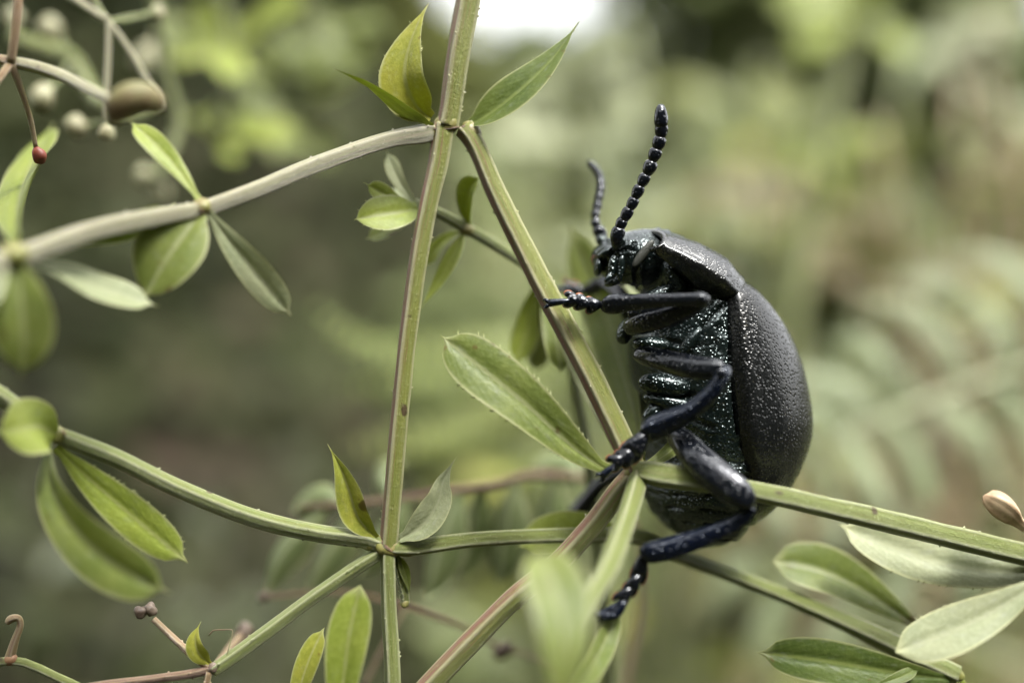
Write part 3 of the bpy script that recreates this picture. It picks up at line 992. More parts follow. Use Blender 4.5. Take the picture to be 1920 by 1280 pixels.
# ------------------------------------------------------------------ plants in focus
class Plant:
    def __init__(s, name, label, base, cat='plant', group=None):
        s.root = tag(empty(name, base), label, cat, group)
        s.k = 0
        s.shift = lambda d: d

    def stem(s, pts, mat='stem', ridge=.14, n=40, seg=32, twist=.4, name='stem', label=None, prick=0):
        mb = MB()
        s.k += 1
        pts = [(x, y, s.shift(d), r) for x, y, d, r in pts]
        tube(mb, rows(*pts), n, seg, ridge=ridge, twist=twist, wob=.07, seed=s.k * 3.1)
        if prick:
            r = random.Random(s.k)
            for q in range(prick):
                j = r.randrange(1, n - 2); i = r.choice(range(0, seg, seg // 4))
                a, b, c = (Vector(mb.v[j * seg + i]), Vector(mb.v[(j + 1) * seg + i]), sum((Vector(mb.v[j * seg + (i + seg // 2 * h) % seg]) for h in (0, 1)), Vector()) / 2)
                a = a.lerp(b, r.random()); t = (b - a).normalized() if (b - a).length > 1e-6 else Vector((0, 0, 1))
                o_ = (a - c).normalized(); sd_ = t.cross(o_) * .006
                mb.add([a + t * .008, a - t * .008 + sd_, a - t * .008 - sd_, a + o_ * r.uniform(.008, .016) - t * .009], [(0, 1, 3), (1, 2, 3), (2, 0, 3)], [(1., 0., 0.)] * 4)
        o = mb.build(name, M[mat], s.root)
        if label: o['label'] = label
        return o

    def leaf(s, pts, w, normal, mat='leaf', shape='ob', label=None, name='leaf', fine=True, **kw):
        mb = MB()
        s.k += 1
        pts = [(x, y, s.shift(q)) for x, y, q in pts]
        d = sum(p[2] for p in pts) / len(pts)
        kw.setdefault('seed', s.k)
        if not fine: kw.update(nu=7, nv=12)
        leaf(mb, [P(*p) for p in pts], W(w, d), normal, shape, th=W(w, d) * .05, **kw)
        o = mb.build(name, M[mat], s.root)
        if label: o['label'] = label
        return o

    def blob(s, name, x, y, d, rx, ang, ry, mat, label=None, pw=.85, taper=0, lumps=0.0):
        mb = MB()
        s.k += 1
        d = s.shift(d)
        a = math.radians(ang)
        ellipsoid(mb, P(x, y, d), (math.cos(a), 0, math.sin(a)), (W(rx, d), W(ry, d), W(ry, d)), 18, 12, 0, pw, taper)
        if lumps:
            c = P(x, y, d)
            for i, v in enumerate(mb.v):
                q = Vector(v) - c
                f = 1 + lumps * mnoise.noise(Vector(v) * (.9 / W(ry, d)) + Vector((s.k, 0, 0)))
                mb.v[i] = tuple(c + q * f)
        o = mb.build(name, M[mat], s.root)
        if label: o['label'] = label
        return o


mp = Plant('bedstraw_plant', 'sprawling green bedstraw plant whose forked stems carry the black beetle', (P(560, 1500, 0).x, .2, 0), 'plant')
# stems
mp.stem([(905, -160, .05, 25), (880, -10, .02, 23.5), (858, 110, 0, 23), (845, 205, 0, 22), (838, 238, 0, 23)], label='thick green stem rising out of the upper fork', prick=14)
mp.stem([(832, 234, 0, 21), (822, 300, -.02, 20), (794, 430, -.05, 18.5), (764, 640, -.08, 17.5), (742, 860, -.1, 17.5), (730, 1000, -.1, 18), (727, 1032, -.1, 18)], n=70, label='straight stem with a purple flushed side', prick=14)
mp.stem([(870, 240, 0, 20), (890, 268, -.01, 18), (930, 360, -.03, 19), (1005, 510, -.06, 21.5), (1085, 660, -.12, 22.5), (1150, 790, -.18, 22.5), (1186, 868, -.22, 21), (1196, 884, -.24, 18)], n=60, label='stem gripped by the beetle', prick=14)
mp.stem([(815, 246, 0, 17), (790, 252, -.02, 21), (730, 262, -.1, 17), (600, 306, -.28, 17), (480, 355, -.45, 16), (400, 385, -.56, 16), (376, 392, -.6, 15)], mat='stem_pale', n=50, label='pale pinkish stem', prick=14)
mp.stem([(376, 392, -.6, 15), (300, 405, -.75, 18), (180, 430, -1.0, 19), (50, 475, -1.25, 20), (0, 490, -1.35, 20), (-120, 540, -1.6, 20)], mat='stem_pale', n=40, prick=14)
mp.stem([(722, 1024, -.1, 13), (690, 1012, -.1, 16), (600, 1000, -.14, 16), (480, 972, -.22, 16), (340, 918, -.32, 16), (220, 860, -.42, 16.5), (130, 824, -.48, 16), (108, 814, -.5, 14)], mat='stem_green', n=50, prick=14)
mp.stem([(110, 815, -.5, 14), (50, 775, -.55, 15), (-10, 735, -.6, 16), (-120, 660, -.7, 16)], mat='stem_green', prick=14)
mp.stem([(732, 1026, -.1, 14), (770, 1026, -.09, 17), (880, 1012, -.04, 16), (1000, 1005, .05, 15.5), (1110, 1003, .2, 16), (1200, 1008, .36, 16), (1270, 1040, .45, 14), (1400, 1088, .42, 13), (1540, 1145, .32, 16), (1660, 1200, .2, 20), (1740, 1240, .12, 20), (1795, 1266, .08, 18)], mat='stem_green', n=90, prick=14)
mp.stem([(722, 1030, -.1, 10), (690, 1050, -.1, 12.5), (600, 1110, -.12, 12.5), (500, 1184, -.15, 12.5), (420, 1242, -.18, 13), (398, 1256, -.19, 12)], mat='stem_green', ridge=.16, prick=14)
mp.stem([(727, 1030, -.1, 14), (727, 1060, -.11, 14.5), (730, 1150, -.12, 15), (735, 1240, -.14, 16), (738, 1340, -.16, 16), (745, 1700, -.2, 18)], mat='stem_green', ridge=.16, prick=14)
mp.stem([(742, 1034, -.06, 8), (750, 1080, -.03, 8), (760, 1118, 0, 8), (758, 1134, 0, 9)], mat='stem_green', n=14, prick=14)
mp.stem([(1190, 884, -.24, 17), (1160, 920, -.24, 19), (1110, 985, -.22, 19.5), (1040, 1060, -.2, 19), (960, 1125, -.18, 19.5), (880, 1205, -.16, 20), (790, 1300, -.14, 20), (560, 1560, 0, 21), (300, 3000, .1, 24), (200, 10500, .2, 26)], n=110, label='purple flushed stem running down to the ground', prick=14)
mp.stem([(1198, 882, -.26, 16), (1190, 920, -.40, 18), (1168, 990, -.66, 19), (1135, 1070, -.95, 20), (1095, 1140, -1.15, 21), (1062, 1230, -1.42, 22), (1045, 1345, -1.8, 22)], mat='stem_green', label='green stem bending towards the viewer', prick=14)
mp.stem([(1190, 880, -.25, 15), (1225, 888, -.34, 24), (1290, 898, -.40, 23), (1350, 908, -.43, 20), (1450, 928, -.42, 19.5), (1600, 962, -.3, 21), (1760, 1000, -.16, 22), (1900, 1034, -.05, 22), (2080, 1075, .1, 21)], mat='stem_green', n=70, ridge=.14, prick=14)
mp.stem([(398, 1252, -.19, 9), (360, 1262, -.2, 8), (290, 1272, -.24, 8), (180, 1286, -.3, 8), (60, 1310, -.35, 8)], mat='stem_red', n=24, prick=14)
mp.stem([(395, 1250, -.19, 7), (370, 1236, -.18, 7.5), (330, 1200, -.16, 7), (288, 1160, -.14, 6.5)], mat='stem_brown', n=20, seg=14, prick=14)
mp.stem([(402, 1248, -.15, 6), (425, 1222, .3, 7), (452, 1190, .8, 7)], mat='stem_brown', n=16, seg=12, prick=14)
mp.stem([(392, 1258, -.2, 7), (386, 1290, -.2, 7), (380, 1330, -.2, 7)], mat='stem_brown', n=10, seg=12, prick=14)
# swollen nodes with brown scars
for x, y, d, rx, ang, ry, mat in ((838, 236, 0, 26, 0, 21, 'node'), (378, 388, -.6, 20, 30, 17, 'node'), (727, 1026, -.1, 26, 0, 19, 'node'), (1194, 880, -.25, 28, 30, 21, 'node'),
                                  (110, 816, -.5, 20, -30, 17, 'node'), (400, 1252, -.19, 15, 40, 12, 'bud_dark'), (1792, 1264, .08, 18, -25, 14, 'node'), (25, 480, -1.3, 32, 15, 27, 'node'), (758, 1130, 0, 9, 80, 9, 'node')):
    mp.blob('node', x, y, d, rx * .9, ang, ry * .96, mat, lumps=.3)
for x, y, d, rx, ang, ry in ((884, 247, -.01, 22, -60, 18), (806, 250, -.01, 20, 15, 19), (830, 262, 0, 24, 85, 20), (700, 1018, -.1, 22, 10, 16), (764, 1027, -.09, 24, 5, 17), (727, 1050, -.11, 18, 90, 14), (1176, 900, -.24, 24, 50, 18), (1222, 888, -.32, 26, -10, 21)):
    mp.blob('axil', x, y, d + .012, rx * .95, ang, ry * .95, 'node', lumps=.2)
for x0, y0, x1, y1, d, r in ((800, 240, 862, 238, -.06, 4.5), (860, 240, 874, 232, -.062, 4), (800, 226, 806, 246, -.06, 4), (716, 1014, 736, 1034, -.16, 4.5), (1180, 868, 1186, 892, -.31, 5), (374, 380, 382, 402, -.655, 5), (118, 806, 124, 816, -.55, 4)):
    mp.stem([(x0, y0, d + .02, r * .3), ((x0 + x1) / 2, (y0 + y1) / 2 + 3, d + .012, r * .75), (x1, y1, d + .02, r * .25)], mat='stem_red', n=10, seg=10, ridge=0, name='scar')
CAMN = (0, -1, .35)
# upper fork
mp.leaf([(808, 222, -.02), (782, 200, -.05), (760, 150, -.10), (768, 85, -.1), (804, 6, -.06)], 104, (-.4, -1, .2), 'leaf_yellow', 'lance', 'yellow green leaf with a browned base', fold=.35, teeth=16, tip=.05)
mp.leaf([(880, 234, 0), (915, 215, -.04), (980, 165, -.08), (1040, 105, -.06), (1085, 40, 0)], 92, (-.35, -1, .55), 'leaf_dark', 'lance', 'deep green leaf with a pale tip', fold=.25, teeth=14, tip=.07)
mp.leaf([(812, 236, -.05), (770, 218, -.10), (720, 180, -.18), (680, 155, -.26), (625, 128, -.36)], 46, (.25, .35, 1), 'leaf_bright', 'lance', fold=.2, wave=.12)
# left nodes
mp.leaf([(374, 375, -.6), (335, 320, -.58), (290, 270, -.54), (242, 226, -.48)], 52, (.3, -1, .35), 'leaf_bright', 'ob', fold=.2)
mp.leaf([(376, 400, -.62), (345, 440, -.68), (310, 490, -.72), (272, 556, -.72)], 128, (.1, -1, .3), 'leaf', 'oval', fold=.30, tip=.03, label='broad leaf hanging from the pale stem')
mp.leaf([(392, 398, -.6), (430, 450, -.58), (480, 510, -.54), (546, 592, -.48)], 74, (-.35, -1, .35), 'leaf_pale', 'ob', fold=.22, tip=.04)
mp.leaf([(28, 455, -1.2), (32, 390, -.6), (58, 310, .3), (100, 232, 1.0)], 140, (-.15, -1, .1), 'leaf_bright', 'ob', fold=.2)
mp.leaf([(35, 500, -1.3), (40, 570, -1.32), (45, 640, -1.3), (40, 706, -1.25)], 118, (.2, -1, .3), 'leaf', 'oval', fold=.3)
mp.leaf([(55, 495, -1.2), (120, 512, -1.05), (200, 545, -.9), (298, 574, -.75)], 86, (0, -.9, .7), 'leaf_pale', 'ob', fold=.2)
mp.leaf([(10, 490, -1.35), (-20, 530, -1.4), (-60, 580, -1.45)], 90, (.2, -1, .4), 'leaf_pale', 'ob')
mp.leaf([(50, 470, -1.0), (150, 440, -.8), (240, 420, -.68), (330, 380, -.55)], 74, (.2, -.6, -.6), 'leaf_dark', 'ob')
mp.leaf([(106, 838, -.5), (160, 890, -.46), (240, 960, -.42), (352, 1054, -.38)], 92, (-.25, -1, .35), 'leaf_bright', 'ob', teeth=34, tip=.04, fold=.12, label='sharp bright leaf with prickly margins')
mp.leaf([(92, 835, -.55), (100, 920, -.72), (180, 1030, -.88), (322, 1112, -.95)], 128, (-.5, -1, .15), 'leaf', 'ob', fold=.3, tip=.05)
mp.leaf([(104, 812, -.55), (70, 800, -.75), (30, 806, -.9), (-10, 810, -1.0)], 118, (.25, -1, .25), 'leaf_bright', 'oval', fold=.15)
# middle fork at the bottom
mp.leaf([(706, 1008, -.12), (672, 970, -.15), (655, 920, -.17), (640, 880, -.17), (614, 832, -.15)], 64, (-.4, -1, .35), 'leaf_yellow', 'lance', fold=.4, tip=.07)
mp.leaf([(750, 1010, -.12), (792, 985, -.15), (822, 940, -.16), (832, 900, -.15), (856, 856, -.12)], 64, (.15, -1, .5), 'leaf_pale', 'lance', fold=.35, tip=.08)
mp.leaf([(745, 1040, -.08), (760, 1075, -.05), (768, 1118, -.02)], 22, (.5, -1, 0), 'leaf', 'lance')
mp.leaf([(394, 1244, -.2), (372, 1222, -.22), (366, 1195, -.22), (377, 1164, -.2)], 46, (-.3, -1, .2), 'leaf_yellow', 'lance', tip=.1)
# leaves of the node under the beetle
mp.leaf([(1142, 884, -.26), (1085, 846, -.32), (980, 752, -.36), (890, 680, -.34), (826, 628, -.28)], 122, (-.22, -1, .42), 'leaf', 'ob', 'large spotted leaf with a pale midrib and pointed tip', teeth=40, tip=.05, fold=.2, nv=34)
mp.leaf([(1205, 860, -.1), (1180, 740, .4), (1130, 580, .85), (1068, 424, 1.1)], 112, (-.7, -1, -.1), 'leaf', 'ob', 'leaf with a brown patch behind the stem', fold=.2, tip=.04)
mp.leaf([(1180, 865, -.1), (1130, 770, .15), (1080, 660, .3), (1050, 560, .4)], 56, (-.6, -.8, .3), 'leaf_pale', 'ob')
mp.leaf([(1165, 866, -.12), (1120, 770, .25), (1100, 690, .45), (1095, 620, .55)], 46, (.6, -.8, .3), 'leaf_bright', 'ob')
mp.leaf([(1196, 876, -.24), (1232, 862, -.24), (1268, 836, -.12), (1290, 810, .02)], 40, (-.1, -1, .8), 'leaf', 'ob', fold=.2)
mp.leaf([(1180, 1010, .34), (1110, 990, .3), (1040, 1000, .3), (965, 1028, .3)], 92, (0, -1, .4), 'leaf_bright', 'ob', fold=.1)
# along the bottom edge
mp.leaf([(618, 1420, -.5), (640, 1300, -.52), (655, 1190, -.52), (676, 1096, -.5)], 96, (-.2, -1, .2), 'leaf_bright', 'ob', fold=.2, tip=.03)
mp.leaf([(545, 1400, -.25), (560, 1300, -.26), (578, 1240, -.26), (608, 1176, -.24)], 54, (-.3, -1, .2), 'leaf_yellow', 'ob', tip=.04, fold=.25)
mp.stem([(738, 1340, -.16, 15), (690, 1390, -.3, 12), (618, 1425, -.5, 10), (545, 1402, -.27, 8)], mat='stem_green', n=16, seg=14, prick=14)
mp.leaf([(1046, 1345, -1.85), (1056, 1230, -1.85), (1045, 1120, -1.72), (998, 1010, -1.5)], 138, (.3, -1, .1), 'leaf', 'ob', fold=.25, tip=.09, label='pale leaf close to the viewer')
mp.leaf([(1048, 1345, -1.75), (1090, 1280, -1.1), (1130, 1210, -.6), (1172, 1110, -.45)], 62, (.45, -1, .2), 'leaf', 'ob', fold=.2)
# right-hand whorls
mp.leaf([(1725, 1178, .3), (1640, 1120, .38), (1540, 1070, .42), (1448, 1052, .44)], 112, (.1, -1, .55), 'leaf', 'ob', fold=.28, tip=.03)
mp.leaf([(1960, 1080, -.5), (1880, 1135, -.5), (1790, 1180, -.5), (1678, 1222, -.48)], 108, (.3, -1, .8), 'leaf_pale', 'ob', fold=.12, tip=.03, teeth=22)
mp.leaf([(1780, 1272, .05), (1690, 1262, .0), (1560, 1240, -.02), (1418, 1222, 0)], 96, (0, -1, .15), 'leaf_dark', 'ob', fold=.25, tip=.04)
mp.leaf([(1800, 1280, .05), (1860, 1330, .05), (1930, 1400, .1)], 80, (0, -1, .4), 'leaf_bright', 'ob')
mp.leaf([(1990, 1066, .05), (1880, 1072, .1), (1740, 1048, .14), (1572, 982, .18)], 112, (-.1, -1, .5), 'leaf_pale', 'ob', fold=.15, teeth=30, tip=.03, nv=30)
mp.leaf([(1720, 1252, .02), (1690, 1268, -.05), (1620, 1290, -.1)], 26, (.1, -1, .6), 'leaf_dark', 'lance')
mp.stem([(2080, 1075, .1, 20), (2000, 1062, -.2, 12), (1960, 1080, -.5, 9)], mat='stem_green', n=12, seg=12, prick=14)
mp.stem([(2080, 1075, .1, 12), (2000, 1020, .0, 8), (1945, 990, -.04, 8), (1918, 982, -.05, 9)], mat='stem_brown', n=14, seg=12, prick=14)
mp.stem([(1922, 988, -.05, 10), (1908, 976, -.055, 13), (1894, 962, -.06, 22), (1876, 948, -.062, 25), (1860, 938, -.06, 21), (1850, 932, -.058, 13), (1846, 928, -.057, 4)], 'bud_dry', n=30, seg=40, ridge=.13, name='dry_bud', label='tan dried bud with folded tips')
mp.stem([(392, 1190, -.2, 1.3), (399, 1182, -.2, 1.3), (401, 1181, -.2, 1.3), (418, 1180, -.2, 1.2), (434, 1180, -.2, 1.2), (436, 1182, -.2, 1.2), (431, 1206, -.2, 1.2), (424, 1232, -.19, 1.2)], 'bud', n=24, seg=6, ridge=0, name='thread', label='fine white silk thread')
# dry seed heads at the lower left
mp.blob('seed_head', 264, 1148, -.14, 13, 60, 11, 'bud_dark', lumps=.5)
mp.blob('seed_head', 282, 1143, -.12, 13, 70, 11, 'bud_dark', lumps=.5)
mp.blob('seed_head', 457, 1186, .8, 20, 80, 16, 'bud_dark', lumps=.5)

# slender shoot behind the two main stems
sh = Plant('young_bedstraw_shoot', 'slender young yellow green shoot threading behind the two main stems', (P(1100, 1400, .9).x, .9, 0), 'shoot')
sh.stem([(777, 382, .22, 10), (820, 398, .26, 10), (875, 428, .35, 10.5), (940, 466, .48, 10), (1005, 512, .6, 10), (1040, 560, .7, 10), (1075, 700, .9, 11), (1120, 1000, 1.1, 12), (1150, 1600, 1.2, 12), (1100, 11000, .9, 14)], mat='stem_green', n=70, seg=16)
sh.blob('node', 875, 430, .35, 16, -25, 13, 'node')
sh.blob('node', 1010, 522, .62, 15, -40, 13, 'node')
sh.leaf([(782, 384, .22), (752, 345, .26), (738, 315, .28), (726, 284, .3)], 34, (-.3, -1, .2), 'leaf_pale', 'ob')
sh.leaf([(780, 384, .2), (740, 378, .14), (715, 362, .1), (682, 342, .06)], 46, (.2, -1, .35), 'leaf_bright', 'ob', tip=.1)
sh.leaf([(784, 392, .18), (750, 398, .1), (705, 404, .04), (664, 412, 0)], 74, (0, -1, .3), 'leaf_bright', 'oval', tip=.05, teeth=18)
sh.leaf([(782, 400, .24), (745, 425, .26), (710, 440, .26), (686, 448, .26)], 42, (-.1, -.8, .6), 'leaf', 'ob')
sh.leaf([(782, 386, .3), (755, 372, .42), (735, 352, .5)], 34, (.3, -1, .3), 'leaf_pale', 'ob')
sh.leaf([(880, 424, .34), (874, 385, .28), (880, 355, .24), (902, 330, .2)], 48, (-.3, -1, .3), 'leaf_bright', 'ob', fold=.5)
sh.leaf([(870, 438, .34), (848, 480, .3), (820, 530, .28), (787, 580, .26)], 32, (.3, -.9, .4), 'leaf_bright', 'lance', teeth=12, tip=.06)
sh.leaf([(866, 434, .36), (836, 448, .42), (812, 472, .48), (794, 500, .52)], 36, (.1, -.9, .5), 'leaf_bright', 'ob')
sh.leaf([(1008, 528, .64), (992, 590, .7), (985, 630, .72), (962, 688, .72)], 62, (-.1, -1, .4), 'leaf_bright', 'ob')
sh.leaf([(1022, 535, .6), (1032, 590, .55), (1045, 645, .5), (1052, 706, .46)], 62, (.2, -1, .4), 'leaf', 'ob', teeth=14)
sh.leaf([(1012, 530, .66), (1015, 600, .8), (1010, 660, .95), (1000, 700, 1.05)], 52, (.2, -1, .2), 'leaf_pale', 'ob')

# flower stalks at the upper left
fl = Plant('budding_flower_stalk', 'thin pale branching stalk with round buds and one brown two lobed fruit', (P(-560, 600, .4).x, .4, 0), 'plant')
fl.shift = lambda d: d + .75 if -.2 < d < .7 else d
fl.stem([(40, -60, .1, 6), (130, -8, .05, 6), (180, 25, 0, 7), (204, 40, 0, 7)], 'stem_pale', n=16, seg=12)
fl.stem([(204, 40, 0, 6), (203, 100, -.02, 6), (200, 175, -.05, 6), (200, 228, -.06, 5)], 'stem_pale', n=20, seg=12)
fl.stem([(204, 40, 0, 5), (240, 90, .02, 6), (275, 150, .04, 6.5), (298, 185, .05, 7), (304, 208, .05, 5)], 'stem_pale', n=20, seg=12)
fl.stem([(204, 40, 0, 5), (178, 0, .02, 4.5), (160, -60, .05, 4.5)], 'stem_green', n=12, seg=12)
fl.stem([(204, 40, 0, 5), (245, 36, .25, 4.5), (290, 22, .5, 4.5)], 'stem_green', n=14, seg=12)
fl.stem([(16, 116, -.4, 11), (60, 124, -.42, 12), (110, 140, -.46, 12.5), (170, 170, -.72, 12.5), (226, 196, -1.0, 11)], 'stem_pale', n=24, seg=14)
fl.stem([(20, 70, 2.0, 15), (90, 92, 2.1, 16), (135, 110, 2.3, 16), (158, 150, 2.3, 16), (190, 200, 2.2, 14)], 'stem_green', n=24, seg=14)
fl.stem([(290, 340, 2.6, 8), (335, 230, 2.8, 11), (310, 140, 2.7, 13), (300, 50, 2.6, 13), (250, -90, 2.4, 13), (80, -260, 2, 14), (-300, -120, 1.4, 15), (-520, 900, .8, 15), (-560, 9000, .4, 18)], 'stem_green', n=80, seg=14)
fl.stem([(190, 200, 2.2, 8), (240, 215, 2.5, 8), (300, 190, 2.75, 9)], 'stem_green', n=12, seg=12)
fl.stem([(40, -60, .1, 6), (20, -160, .8, 9), (80, -260, 2, 12)], 'stem_green', n=12, seg=12)
fl.stem([(-60, 106, -.36, 9), (0, 112, -.38, 9), (20, 117, -.4, 11)], 'stem_brown', n=10, seg=12)
fl.stem([(-60, 106, -.36, 9), (-30, 20, 0, 8), (40, -60, .1, 6)], 'stem_brown', n=12, seg=12)
for x, y, d, r in ((25, 35, 1.4, 20), (95, 55, 1.5, 23), (80, 182, .9, 25), (142, 236, .8, 21), (201, 248, -.06, 16), (296, 24, .8, 15), (274, 110, 2.4, 24), (300, 80, 2.5, 18), (270, 328, 1.7, 17), (304, 358, 1.8, 16)):
    d = d * 1.6 if d > .3 else d
    sx, sy = min(((135, 110), (20, 70), (310, 140), (190, 200), (290, 330), (204, 40), (200, 228)), key=lambda q: math.hypot(q[0] - x, q[1] - y))
    sdp = {135: 2.3, 20: 2.0, 310: 2.7, 190: 2.2, 290: 2.6, 204: 0, 200: -.06}[sx]
    st = fl.stem([(sx, sy, sdp, 4), ((sx + x) / 2 + 4, (sy + y) / 2, (sdp + d) / 2, 4), (x, y, d, 4)], 'stem_green', n=8, seg=8, ridge=0, name='bud_stalk')
    b = fl.blob('bud', x, y, d, r * 1.08, 70 + (x * 7) % 50, r * .92, 'bud', lumps=.22, taper=-.15)
    b.parent = st
    b.matrix_parent_inverse = Matrix.Identity(4)
fl.stem([(214, 226, -1.0, 12), (222, 206, -1.04, 27), (240, 188, -1.06, 31), (266, 182, -1.04, 30), (288, 196, -1.0, 25), (298, 212, -.98, 10)], 'fruit', n=24, seg=18, ridge=0, name='fruit', label='brown two lobed fruit')

rd = Plant('red_tipped_stalk', 'bare tan stalk ending in a dark red knob', (P(60, 600, .1).x, -.2, 0), 'plant')
rd.stem([(34, -70, -.5, 10), (34, 0, -.5, 10), (28, 60, -.48, 10), (20, 118, -.44, 10)], 'stem_brown', n=18, seg=14)
rd.stem([(20, 118, -.44, 9), (38, 165, -.36, 7), (56, 220, -.26, 6), (67, 276, -.18, 5)], 'stem_brown', n=20, seg=12)
rd.blob('knob', 72, 291, -.17, 16, 100, 13, 'bud_red', lumps=.3)
rd.stem([(20, 118, -.44, 8), (-60, 250, -.5, 9), (-200, 700, -.4, 10), (-200, 9000, -.2, 12)], 'stem_brown', n=30, seg=12)

hk = Plant('hooked_dry_stalk', 'orange tan dry stalk with a hooked tip on a yellow green stem', (P(-50, 1500, 0).x, 0, 0), 'plant')
hk.stem([(18, 1234, -.15, 9), (28, 1200, -.16, 7), (38, 1170, -.16, 6), (34, 1158, -.17, 6), (20, 1160, -.18, 7), (14, 1168, -.18, 5)], 'stem_brown', n=26, seg=12)
hk.stem([(-60, 1262, -.2, 9), (0, 1240, -.16, 9), (40, 1240, -.14, 9), (110, 1270, -.1, 9), (180, 1310, -.05, 9), (260, 1500, 0, 10), (120, 10500, 0, 12)], 'stem_green', n=40, seg=14)
hk.blob('node', 20, 1236, -.15, 13, 20, 11, 'node_brown')

# curled leaflets on the reddish stalk
cu = Plant('curled_leaflet_plant', 'drooping row of fat curled grey green leaflets on a reddish stalk', (P(900, 1500, 2.2).x, 2.2, 0), 'plant')
cu.shift = lambda d: d * .68
cu.stem([(560, 950, 2.0, 4), (640, 945, 2.0, 5), (740, 935, 2.1, 6), (850, 918, 2.2, 7), (940, 905, 2.3, 8), (990, 890, 2.4, 9), (1120, 905, 2.6, 6), (1185, 980, 2.9, 6), (1200, 1120, 3.2, 6), (1160, 1400, 3.2, 7), (1160, 9000, 3, 12)], 'stem_red', n=60, seg=14)
for pts, w in (([(610, 950, 2.0), (560, 1000, 1.9), (520, 1050, 1.85), (498, 1112, 1.85)], 66), ([(680, 942, 2.05), (640, 1000, 1.95), (600, 1060, 1.9), (575, 1118, 1.9)], 70), ([(640, 946, 2.0), (600, 935, 2.05), (570, 945, 2.1), (548, 960, 2.1)], 62),
               ([(760, 934, 2.1), (730, 985, 2.0), (700, 1035, 1.95), (672, 1078, 1.95)], 66), ([(860, 918, 2.2), (835, 990, 2.05), (815, 1060, 2.0), (800, 1122, 2.0)], 78), ([(960, 905, 2.3), (950, 970, 2.2), (940, 1040, 2.15), (936, 1096, 2.15)], 80),
               ([(900, 912, 2.25), (885, 985, 2.3), (872, 1040, 2.35), (866, 1090, 2.35)], 70), ([(1040, 895, 2.45), (1030, 980, 2.4), (1022, 1040, 2.4), (1020, 1080, 2.4)], 74), ([(730, 936, 2.1), (715, 905, 2.2), (722, 880, 2.3), (760, 872, 2.3)], 56), ([(1080, 898, 2.5), (1060, 880, 2.6), (1030, 872, 2.7), (1000, 876, 2.7)], 60)):
    cu.leaf(pts, w, (-.35, -1, .2), 'pod', 'oval', name='leaflet', fold=-.2, cup=-.75, tip=.02, wave=.02)
cu.stem([(500, 1120, 1.6, 3), (640, 1110, 1.7, 4), (760, 1136, 1.8, 4.5), (880, 1180, 1.9, 4.5), (940, 1216, 1.9, 4)], 'stem_red', n=30, seg=10, ridge=0)
cu.stem([(760, 1136, 1.8, 4), (720, 1210, 1.75, 4), (680, 1290, 1.7, 4)], 'stem_red', n=14, seg=10, ridge=0)
cu.stem([(940, 1216, 1.9, 4), (1060, 1260, 2.4, 4), (1160, 1400, 3.2, 5)], 'stem_red', n=14, seg=10, ridge=0)
cu.blob('seed_head', 944, 1218, 1.9, 20, 30, 14, 'bud_dark', lumps=.5)
cu.blob('seed_head', 496, 1118, 1.6, 12, 30, 9, 'bud_dark', lumps=.5)


# ------------------------------------------------------------------ fern fronds
def pinna(mb, pts, w, n, normal):
    c = spline([tuple(p) for p in pts], n * 2 + 2)
    T = np.gradient(c, axis=0); T /= np.linalg.norm(T, axis=1)[:, None]
    nm = np.array(normal, float)
    tube(mb, [(*c[0], w * .05), (*c[len(c) // 2], w * .04), (*c[-1], w * .012)] if len(c) < 3 else [(*c[i], w * .05 * (1 - .8 * i / len(c))) for i in range(0, len(c), 3)], 16, 5)
    for i in range(1, len(c) - 1):
        f = i / (len(c) - 1)
        ln = w * .5 * (math.sin(math.pi * (.18 + .80 * f)) ** .7) + w * .03
        b = np.cross(T[i], nm); b /= np.linalg.norm(b)
        n1 = np.cross(b, T[i])
        for s in (-1, 1):
            q = b * s * .92 + T[i] * .42 - n1 * .18
            leaf(mb, [c[i], c[i] + q * ln * .5, c[i] + q * ln - n1 * ln * .12], ln * .52, nm, 'lance', th=ln * .04, nu=5, nv=6, tip=.02, fold=.1, seed=i)


def frond(label, rach, pinnae, w, mat, foot, normal=(0, -1, .4), group=None):
    root = tag(empty('fern_frond', foot), label, 'fern', group)
    rach = [(x, y, d * 1.3, r * .6) for x, y, d, r in rach]
    rr = random.Random(len(label))
    pinnae = [([(x + rr.uniform(-14, 14) * (q > 0), y + rr.uniform(-12, 12) * (q > 0), d * 1.3 + rr.uniform(-.3, .3) * (q > 0)) for q, (x, y, d) in enumerate(pp)], pw * rr.uniform(.85, 1.05)) for pp, pw in pinnae]
    mb = MB()
    tube(mb, rows(*rach), 50, 10, ridge=.08)
    mb.build('rachis', M['fern_rib'], root)
    for pp, pw in pinnae:
        mb = MB()
        pinna(mb, [P(*p) for p in pp], W(pw, pp[0][2]), 9, normal)
        mb.build('pinna', M[mat], root)
    return root


